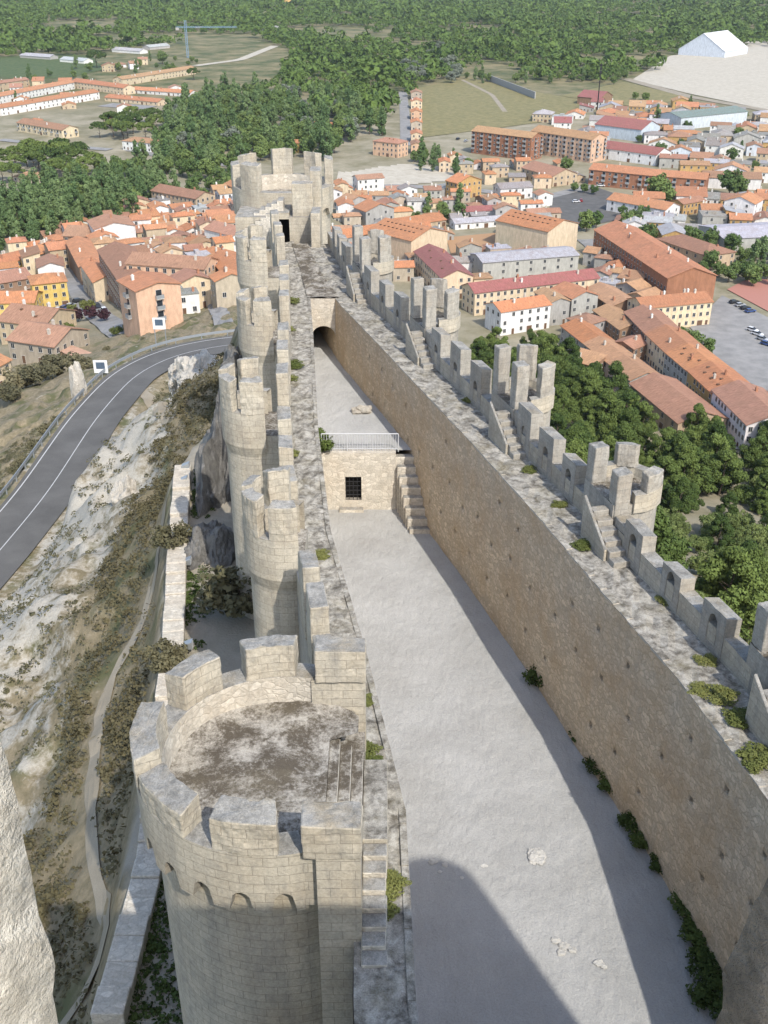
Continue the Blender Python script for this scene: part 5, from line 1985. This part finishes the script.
sp = scatter_px([(398, 78), (404, 62), (440, 48), (462, 56), (458, 76), (430, 84)], 20, 11, 6)
for x, y in sp:
    tree('willow', 'willow_tree', x, y, random.uniform(1.0, 1.4), 'grey green willow in the clump beside the dry field', 'tree', 'grey willows beside the dry field')
sp = scatter_px([(180, 232), (232, 190), (236, 168), (190, 176)], 14, 9, 5)
for x, y in sp:
    tree('broadleaf', 'river_tree', x, y, random.uniform(.6, .9), 'round green tree behind the yellow gabled house', 'tree', 'trees behind the yellow gabled house')
for x, y in scatter_px([(95, 164), (150, 156), (200, 150), (245, 160), (232, 176), (190, 176), (120, 174)], 34, 8, 6):
    tree(random.choice(('broadleaf', 'poplar')), 'river_tree', x, y, random.uniform(.8, 1.2), 'leafy tree along the river road above the yellow gabled house', 'tree', 'trees along the river road')
for x, y in scatter_px([(196, 150), (240, 128), (280, 132), (286, 150), (236, 160)], 30, 8, 6):
    tree('broadleaf', 'river_tree', x, y, random.uniform(.8, 1.2), 'dark leafy tree on the river bank left of the end tower', 'tree', 'trees on the river bank')
# single trees of the town
for u, v, key, s, lb in ((97, 68, 'umbrella_pine', 1.6, 'big lone umbrella pine in front of the forest edge'), (163, 64, 'broadleaf', 1.4, 'round tree between the sheds left of the crane'), (194, 80, 'umbrella_pine', 1.0, 'umbrella pine at the right end of the long tan building'),
                         (656, 202, 'broadleaf', 1.5, 'big round dark tree right of the wide white house'), (664, 206, 'broadleaf', 1.2, 'round tree just right of the biggest dark tree'), (728, 196, 'broadleaf', 1.5, 'large dark tree right of the long white store'), (738, 198, 'broadleaf', 1.2, 'tree behind the large dark tree at right'),
                         (432, 172, 'poplar', .8, 'dark conical tree by the sandy bank, left one'), (456, 176, 'poplar', .8, 'dark conical tree by the sandy bank, right one'), (414, 162, 'broadleaf', .7, 'bright green tree at the near end of the lane'), (424, 162, 'broadleaf', .7, 'green tree just right of the lane end'),
                         (566, 172, 'broadleaf', .9, 'green tree between the brick flats and the tan hall'), (504, 234, 'broadleaf', .7, 'round green bush tree left of the skylight block by the square'), (530, 238, 'broadleaf', .7, 'green tree behind the skylight block by the square'),
                         (586, 232, 'broadleaf', 1.0, 'green tree at the near corner of the square'), (596, 228, 'broadleaf', .8, 'second green tree at the near corner of the square'), (622, 218, 'broadleaf', .6, 'small green tree below the wide white house'), (638, 226, 'poplar', .6, 'slim tree beside the wide white house'),
                         (574, 192, 'broadleaf', .55, 'small round street tree, left of three at the square'), (584, 193, 'broadleaf', .55, 'small round street tree, middle of three at the square'), (594, 195, 'broadleaf', .55, 'small round street tree, right of three at the square'),
                         (636, 356, 'poplar', .4, 'tiny dark cypress in the street before the cream house'), (692, 352, 'broadleaf', .8, 'green tree beside the lower car park'), (702, 360, 'broadleaf', .8, 'green tree nearest the lower car park'), (680, 344, 'broadleaf', .6, 'green tree between the cream house and the car park'),
                         (520, 372, 'broadleaf', .5, 'small tree in a yard just above the pines'), (596, 366, 'broadleaf', .5, 'small tree behind the grey row houses')):
    x, y = G(u, v)
    tree(key, 'street_tree' if s < .8 else 'tree', x, y, s, lb, 'tree', None)
for poly, n, lb, gp in (([(462, 214), (396, 220), (400, 208), (462, 204)], 14, 'low tree in the hedge line behind the narrow ochre house', 'hedge trees behind the ochre house'),
                        ([(700, 272), (710, 236), (740, 238), (790, 254), (790, 280), (740, 276)], 22, 'tall leafy tree in the row beside the red court', 'trees beside the red court'),
                        ([(650, 236), (612, 216), (640, 208), (690, 226), (720, 240), (690, 244)], 14, 'garden tree behind the brick apartment block', 'garden trees behind the brick apartment block'),
                        ([(420, 165), (470, 170), (468, 158), (420, 150)], 9, 'garden tree below the dry field', 'garden trees below the dry field'),
                        ([(0, 100), (0, 76), (100, 62), (195, 52), (200, 70), (90, 84)], 26, 'dark tree between the far sheds and terraces', 'trees between the far terraces'),
                        ([(600, 110), (640, 92), (690, 100), (800, 128), (800, 180), (640, 150)], 18, 'small tree between the workshops', 'trees between the workshops'),
                        ([(410, 70), (520, 84), (640, 82), (640, 74), (520, 70)], 24, 'tree at the front edge of the far forest', 'trees along the forest edge')):
    for x, y in scatter_px(poly, n, 7, 4):
        tree(random.choice(('broadleaf', 'poplar', 'broadleaf')), 'garden_tree', x, y, random.uniform(.5, .95), lb, 'tree', gp)
# little park by the parked cars
for u, v, k_, s, lb in ((78, 322, 'plum', 1.0, 'dark purple tree, left of three in the little park'), (91, 321, 'plum', 1.0, 'dark purple tree, middle of three in the little park'), (104, 322, 'plum', .9, 'dark purple tree, right of three in the little park'),
                        (88, 311, 'green_bush', 1.6, 'bright green bush behind the purple trees'), (72, 314, 'green_bush', 1.4, 'green bush at the left of the little park'), (54, 322, 'green_bush', 1.2, 'green bush beside the row of parked cars'), (68, 334, 'green_bush', 1.4, 'green bush in front of the purple trees'),
                        (117, 335, 'green_bush', 1.2, 'round green bush above the guard rail, left of the salmon house'), (130, 334, 'green_bush', 1.2, 'round green bush at the foot of the salmon house')):
    x, y = G(u, v)
    tree(k_, 'park_tree' if k_ == 'plum' else 'park_bush', x, y, s, lb, 'tree' if k_ == 'plum' else 'bush', None)
for u, v, s, lb in ((22, 392, 2.2, 'olive green bushy tree at the foot of the hill, leftmost'), (40, 388, 1.7, 'olive green bushy tree at the foot of the hill, second from left'), (62, 376, 2.3, 'broad olive green bushy tree below the stone house'), (78, 374, 1.7, 'olive green bush between the stone house and the white boulder'), (12, 404, 1.5, 'low olive bush at the left frame edge')):
    x, y = G(u, v)
    tree('bush', 'hillside_tree', x, y, s, lb, 'tree', None, zs=.85)
for k, (u, v, s) in enumerate(((113, 350, .9), (121, 348, .8), (134, 344, .9), (150, 340, .8), (94, 362, .8), (70, 412, .9), (60, 424, 1.0), (48, 440, .9), (36, 456, 1.0), (80, 400, .8), (100, 372, .7), (30, 470, .8))):
    x, y = G(u, v)
    tree('bush', 'roadside_bush', x - 1.6, y, s * .55, 'low grey green bush on the verge outside the guard rail', 'bush', 'bushes along the guard rail')
for u, v, z, s, lb in ((241, 612, -1.3, 1.0, 'dark green bush at the foot of the second small round tower'), (172, 548, -1.2, .55, 'bush growing on the low outer wall'), (166, 668, -1.2, .5, 'small bush beside the low outer wall near the large tower')):
    x, y = P(u, v, z)
    tree('bush', 'wall_bush', x, y, s, lb, 'bush', None, z=z)

# weeds on the walkways and along the walls
WEEDS = [(364, 752, 8, .3), (372, 765, 8, .26), (389, 885, 8, .3), (384, 905, 8, .3), (367, 700, 8, .2), (357, 905, 8.3, .22), (291, 302, 8, .4), (295, 366, 8, .4), (288, 380, 8, .35), (288, 455, 8, .35), (322, 555, 8, .25), (288, 330, 8, .3),
         (632, 548, 8, .35), (584, 546, 8, .3), (720, 697, 8, .35), (742, 720, 8, .35), (757, 760, 8, .4), (700, 690, 8, .25), (560, 505, 8, .25), (668, 600, 8, .3), (530, 470, 8, .25), (470, 400, 8, .25), (404, 330, 8, .25), (705, 660, 8, .25)]
for u, v, z, s in WEEDS:
    x, y = P(u, v, z)
    tree('green_bush', 'walkway_weed', x, y, s, 'tuft of yellow green weeds growing on the wall walkway', 'weed', 'weeds on the wall walkways', z=z - .1, zs=.4, whole=True)
for u, v, z, s, lb in ((541, 684, 0, .5, 'biggest green shrub at the foot of the right wall'), (598, 772, 0, .38, 'small shrub at the foot of the right wall, below the biggest one'), (612, 788, 0, .42, 'dark shrub at the foot of the right wall, third from the stair'), (632, 828, 0, .36, 'dark shrub at the foot of the right wall, fourth from the stair'),
                       (640, 846, 0, .3, 'little shrub beside the fourth shrub at the right wall'), (660, 868, 0, .3, 'little shrub just above the dark hedge at the wall foot'), (578, 740, 0, .25, 'tiny shrub between the biggest shrub and the next one'), (525, 655, 0, .25, 'tiny shrub just above the biggest shrub at the right wall'),
                       (405, 492, 0.4, .55, 'green creeper left of the worn stone stair'), (416, 470, 2.0, .4, 'green creeper on the upper steps of the stone stair'), (318, 452, 3.7, .6, 'green shrub at the left end of the guard railing'), (316, 440, 3.7, .4, 'small green plant by the left end of the guard railing')):
    x, y = P(u, v, z)
    tree('wall_green', 'wall_shrub', x, y, s, lb, 'shrub', None, z=z, zs=.8, whole=True)
for k, (u, v, s) in enumerate(((684, 902, .55), (690, 922, .6), (698, 945, .6), (703, 972, .6), (708, 1002, .6))):
    x, y = P(u, v, 0)
    tree('wall_green', 'hedge_shrub', x + .25, y, s * .9, 'dark green shrub in the row at the shaded foot of the right wall', 'shrub', 'dark shrubs at the shaded wall foot', z=0, zs=.5, whole=True)


# far forest: one mass of crowns
FP = [(-60, -70), (830, -70), (830, 44), (730, 44), (690, 46), (655, 66), (600, 78), (540, 76), (470, 64), (400, 96), (388, 116), (350, 128), (300, 100), (262, 88), (300, 52), (262, 36), (230, 30), (160, 44), (60, 52), (-60, 56)]
n = 80000
vv = RNG.uniform(-40, 120, n)
d = 125 / np.tan(PITCH + np.arctan((vv - 512) / FPX))
d = d[(d > 0) & (d < 5200)]
d = np.sqrt(RNG.uniform(900 ** 2, 5000 ** 2, n))
keep = RNG.uniform(0, 1, n) < np.clip(1500 / d, 0, 1)
d = d[keep]
X = RNG.uniform(-.42, .42, len(d)) * d
Y = d
zz = np.full(len(d), -125.0) + 5
dep = Y * math.cos(PITCH) - zz * math.sin(PITCH)
U, Vv = 384 + FPX * X / dep, 512 - FPX * (Y * math.sin(PITCH) + zz * math.cos(PITCH)) / dep
ok = inside(U, Vv, FP) & ~((vnoise(X, Y, 160, 4, 3) > .6) & (d > 1150))
X, Y, d = X[ok], Y[ok], d[ok]
S = np.exp(RNG.normal(1.6, .33, len(X))) * np.clip(d / 1900, 1, 2)
print('forest', len(X))
per = 46
n = len(X) * per
D = RNG.normal(size=(n, 3))
D[:, 2] = np.abs(D[:, 2]) - .25
D /= np.linalg.norm(D, axis=1, keepdims=True)
i = np.repeat(np.arange(len(X)), per)
C = np.stack([X, Y, -95 + S * RNG.uniform(.7, 1.3, len(X))], 1)[i] + D * (S[i] * RNG.uniform(.4, 1, n) ** .5)[:, None] * np.array([1, 1, .7])
V, Fc = leaf_cards(C, S[i][:, None] * .27, RNG, .3, D)
fo = bpy.data.objects.new('pine_forest', mesh_np('pine_forest', V, Fc, [M['forest']]))
COL.objects.link(fo)
tag(fo, kind='stuff')
print('forest', len(X))

# scrub on the castle hill
n = 60000
X, Y = RNG.uniform(-62, -8, n), RNG.uniform(14, 165, n)
d = plateau_d(X, Y)
dr = seg_dist(X, Y, ROAD)
low = (np.interp(Y, [25, 42, 63, 100], [-9.6, -11.2, -14.2, -15]) - X)
path = seg_dist(X, Y, [G(*p) for p in ((165, 505), (160, 540), (152, 590), (145, 628), (120, 662), (106, 690), (98, 735), (92, 800), (90, 850), (96, 885), (112, 918), (104, 960), (78, 1000))])
wid = np.where(Y > 40, 6.0, 13.0)
dens = np.where(low < wid, np.where(Y < 45, 1.15, .85), .13) * np.where(vnoise(X, Y, 5, 8) > .5, 1.1, .35)
dens = np.where(d > 24, .22, dens)
ok = (d > .6) & (dr > 5.2) & (path > .7) & (RNG.uniform(0, 1, n) < dens)
X, Y, low, d = X[ok], Y[ok], low[ok], d[ok]
Z = ht(X, Y)


def clumps(name, X, Y, Z, S, per, leaf, mat):
    n = len(X) * per
    D = RNG.normal(size=(n, 3))
    D[:, 2] = np.abs(D[:, 2])
    D /= np.linalg.norm(D, axis=1, keepdims=True)
    i = np.repeat(np.arange(len(X)), per)
    C = np.stack([X, Y, Z], 1)[i] + D * (S[i] * RNG.uniform(.5, 1, n) ** .5)[:, None] * np.array([1, 1, .75])
    V, F = leaf_cards(C, leaf, RNG, .3, D)
    o = bpy.data.objects.new(name, mesh_np(name, V, F, [mat]))
    COL.objects.link(o)
    return tag(o, kind='stuff')


w_ = low < np.where(Y > 40, 6.0, 13.0)
print('scrub', w_.sum(), (~w_).sum())
clumps('brown_green_scrub', X[w_], Y[w_], Z[w_], RNG.uniform(.25, .75, w_.sum()), 26, .1, M['scrub_dark'])
clumps('grey_green_scrub', X[~w_], Y[~w_], Z[~w_], RNG.uniform(.2, .65, (~w_).sum()), 26, .1, M['scrub'])
# dry grass and green weeds on the ledge below the towers
n = 3600
Y = RNG.uniform(10, 66, n)
X = np.interp(Y, [25, 42, 63], [-8.4, -10.0, -12.6]) + RNG.uniform(0, 1, n) ** 1.5 * 6
ok = vnoise(X, Y, 5, 12) > np.where(Y < 40, .4, .5)
clumps('ledge_weeds', X[ok], Y[ok], np.full(ok.sum(), -1.3), RNG.uniform(.08, .32, ok.sum()), 18, .07, M['weed_dark'])

# ------------------------------------------------------------------ rocks
def rockmat(name, a, b, dk):
    t = NT(name)
    ob = t.n('ShaderNodeNewGeometry').outputs['Position']
    f = t.noise(ob, .8, 8, .7, .6)
    g_ = t.noise(ob, 5, 6, .75)
    c = t.mix(t.ramp(f, [(.38, 0.0), (.62, 1.0)]), a, b)
    c = t.mix(t.ramp(g_, [(.56, 0.0), (.7, .7)]), c, dk)
    t.bump(t.math('ADD', f, g_), .9, .2)
    return t.out(c, .95)


M['rock_pale'] = rockmat('pale_limestone_rock', (.44, .4, .335), (.55, .51, .44), (.22, .185, .13))
M['rock_white'] = rockmat('white_limestone', (.6, .58, .53), (.7, .68, .63), (.45, .42, .36))
M['rock_grey'] = rockmat('grey_cliff_rock', (.13, .125, .118), (.23, .22, .2), (.07, .065, .055))


def rock(name, x, y, z, sx, sy, sz, seed, mat, label, group=None, amp=.45):
    import bmesh
    bm = bmesh.new()
    bmesh.ops.create_icosphere(bm, subdivisions=5, radius=1)
    for v in bm.verts:
        q = v.co * 1.3 + Vector((seed * 7.1, 0, 0))
        r = 1 + amp * (noise.noise(q) + .5 * noise.noise(q * 2.3) + .3 * abs(noise.noise(q * 5)) + .14 * noise.noise(q * 11))
        v.co = Vector((v.co.x * sx, v.co.y * sy, v.co.z * sz)) * r
    me = bpy.data.meshes.new(name)
    bm.to_mesh(me)
    bm.free()
    me.materials.append(M[mat])
    o = bpy.data.objects.new(name, me)
    COL.objects.link(o)
    o.location = (x, y, z)
    return tag(o, label, 'rock', group)


rock('cliff_rock', -10.4, 64, -4.5, 2.0, 6.5, 7.0, 1, 'rock_grey', 'tall grey cliff below the small round towers, beside the ledge')
rock('cliff_rock', -11.6, 75, -6.5, 2.2, 6, 6.0, 2, 'rock_grey', 'grey cliff farther along, behind the end of the low outer wall')
rock('cliff_rock', -12.6, 90, -7.5, 2.2, 5, 5.0, 3, 'rock_grey', 'dark grey cliff under the end tower, next to the road')
rock('cliff_rock', -10.2, 53.2, -2.2, 1.4, 2.6, 2.6, 4, 'rock_grey', 'rounded grey rock on the ledge at the foot of the tower')
for k, (u, v, z, sx, sy, sz, lb) in enumerate(((199, 380, -13.5, 2.4, 4, 3.0, 'large white limestone outcrop between the road bend and the castle'), (184, 380, -15.5, 1.6, 3.0, 2.4, 'white boulder left of the large limestone outcrop'), (205, 395, -12, 2.4, 3, 2.6, 'pale boulder just below the large limestone outcrop'),
                                               (128, 500, -12, 1.1, 1.4, 1.6, 'lone pale boulder standing in the middle of the scrubby slope'))):
    x, y = P(u, v, z)
    rock('limestone_rock', x, y, z, sx, sy, sz, 10 + k, 'rock_pale', lb)
x, y = G(85, 394)
rock('white_boulder', x - .8, y, hz(x, y) + 1.0, 1.0, 1.0, 3.2, 30, 'rock_pale', 'upright white boulder outside the guard rail', None, .25)
for k, (u, v, s) in enumerate(((433, 862, .2), (445, 865, .16), (440, 872, .1), (484, 866, .16), (462, 878, .1), (556, 941, .2), (564, 946, .24), (572, 950, .2), (561, 953, .2), (599, 963, .22), (604, 967, .14))):
    x, y = P(u, v, 0)
    rock('stone_fragment', x, y, .02, s * .7, s * .6, s * .2, 40 + k, 'rock_white', 'small pale stone fragment lying on the courtyard gravel', 'stone fragments on the courtyard')
x, y = P(537, 857, 0)
rock('stone_slab', x, y, .06, .3, .38, .09, 55, 'rock_white', 'flat pale stone slab alone in the middle of the courtyard')
x, y = P(362, 412, 3.75)
rock('stone_block', x, y, 3.85, .6, .4, .3, 56, 'rock_pale', 'white stone block lying on the upper terrace')
m = MB()
for k in range(4):
    m.box(1.45 + k * .5, 1.92 + k * .5, 19.7, 20.9, -.1, .42 + .08 * math.sin(k * 5))
o = m.build('wall_stub', M['limewash'], None, bevel=.05)
tag(o, 'low stub of squared stones at the near edge of the courtyard', 'wall')

# ------------------------------------------------------------------ road furniture and lamps
q = smoothline(ROAD, 4.0)
q = [p for p in q if 40 < p[1]][:]
gr = empty('guard_rail', (q[0][0], q[0][1], ROADZ), 0, 'long galvanised guard rail along the outer edge of the road bend', 'guard rail')
m = MB()
for a, b in zip(q, q[1:]):
    d = Vector((b[0] - a[0], b[1] - a[1], 0))
    l = d.length
    d.normalize()
    m.obox(((a[0] + b[0]) / 2, (a[1] + b[1]) / 2), d, l + .02, .09, ROADZ + .42, ROADZ + .78)
m.build('rail', M['galv'], gr)
for p in q[::2][:90]:
    m = MB()
    m.box(p[0] - .06, p[0] + .06, p[1] - .06, p[1] + .06, ROADZ - 1.5, ROADZ + .7)
    m.build('post', M['galv'], gr)
for u, v, lb in ((102, 377, 'white framed information panel outside the guard rail, left one beside the white boulder'), (160, 333, 'white framed information panel outside the guard rail, below the salmon house')):
    x, y = P(u, v, ROADZ - .5)
    pn = empty('information_panel', (x, y, ROADZ), 0, lb, 'sign')
    m = MB()
    m.box(x - .95, x + .95, y - .06, y + .06, ROADZ + .1, ROADZ + 1.9)
    m.build('board', M['white'], pn)
    m = MB()
    m.box(x - .6, x + .6, y - .075, y - .05, ROADZ + .7, ROADZ + 1.65)
    m.build('picture', M['panel'], pn)
    for s in (-1, 1):
        m = MB()
        m.box(x + s * .8 - .06, x + s * .8 + .06, y + .07, y + .17, ROADZ - 4, ROADZ + 1.8)
        m.build('post', M['galv'], pn)
for u, v, lb in ((186, 470, 'floodlight on the ledge, farthest, at the head of the low wall'), (184, 484, 'floodlight on the ledge, second from the far end'), (188, 538, 'floodlight on the ledge, third, beside the low wall'), (187, 566, 'floodlight on the ledge, fourth, beside the low wall'), (188, 650, 'shiny floodlight on the ledge nearest the large tower')):
    x, y = P(u, v, -1.1)
    f = empty('floodlight', (x, y, -1.3), 0, lb, 'floodlight')
    m = MB()
    m.box(x - .04, x + .04, y - .04, y + .04, -1.4, -.95)
    m.build('stand', M['iron'], f)
    m = MB()
    c0 = [(x - .26, y - .2), (x + .26, y - .2), (x + .26, y + .2), (x - .26, y + .2)]
    m.prism(c0, -.95, -.6, ztop=[-.72, -.5, -.5, -.72])
    hd = m.build('housing', M['galv'], f, bevel=.03)
    m = MB()
    m.box(x + .262, x + .275, y - .17, y + .17, -.9, -.6)
    m.build('glass', M['white_steel'], f)

# ------------------------------------------------------------------ air
hv = bpy.data.materials.new('thin_summer_haze')
hv.use_nodes = True
nt = hv.node_tree
nt.nodes.remove(nt.nodes['Principled BSDF'])
pv = nt.nodes.new('ShaderNodeVolumePrincipled')
pv.inputs['Color'].default_value = (.86, .92, 1.0, 1)
pv.inputs['Density'].default_value = 0.00004
pv.inputs['Anisotropy'].default_value = .2
nt.links.new(pv.outputs[0], nt.nodes['Material Output'].inputs['Volume'])
m = MB()
m.box(-2600, 2600, -1000, 9500, -99, 34)
tag(m.build('haze', hv), kind='stuff')
# ------------------------------------------------------------------ light, camera
w = bpy.data.worlds.new('World')
SC.world = w
w.use_nodes = True
SUN_EL, SUN_AZ = R(47), R(26)
sk = w.node_tree.nodes.new('ShaderNodeTexSky')
sk.sky_type = 'NISHITA'
sk.sun_disc = False
sk.sun_elevation = SUN_EL
sk.sun_rotation = PI - SUN_AZ
sk.dust_density = 1.5
bg = w.node_tree.nodes['Background']
w.node_tree.links.new(sk.outputs[0], bg.inputs[0])
bg.inputs[1].default_value = .15
sun = bpy.data.lights.new('Sun', 'SUN')
sun.energy = 2.35
sun.angle = R(.5)
sun.color = (1, .95, .87)
so = bpy.data.objects.new('sun_lamp', sun)
COL.objects.link(so)
to_sun = Vector((math.sin(SUN_AZ) * math.cos(SUN_EL), -math.cos(SUN_AZ) * math.cos(SUN_EL), math.sin(SUN_EL)))
so.rotation_euler = to_sun.to_track_quat('Z', 'Y').to_euler()
so.location = (60, -120, 160)
cam = bpy.data.cameras.new('Camera')
co = bpy.data.objects.new('Camera', cam)
COL.objects.link(co)
co.location = EYE
co.rotation_euler = (PI / 2 - PITCH, 0, 0)
cam.sensor_fit = 'VERTICAL'
cam.sensor_height = 24
cam.lens = FPX / 1024 * 24
cam.clip_start = .05
cam.clip_end = 20000
SC.camera = co
SC.view_settings.view_transform = 'Standard'
SC.view_settings.look = 'None'
SC.view_settings.exposure = .98
SC.view_settings.gamma = 1
SC.render.engine = 'CYCLES'
SC.cycles.use_denoising = True
SC.cycles.max_bounces = 6
SC.cycles.diffuse_bounces = 4
SC.cycles.transparent_max_bounces = 4
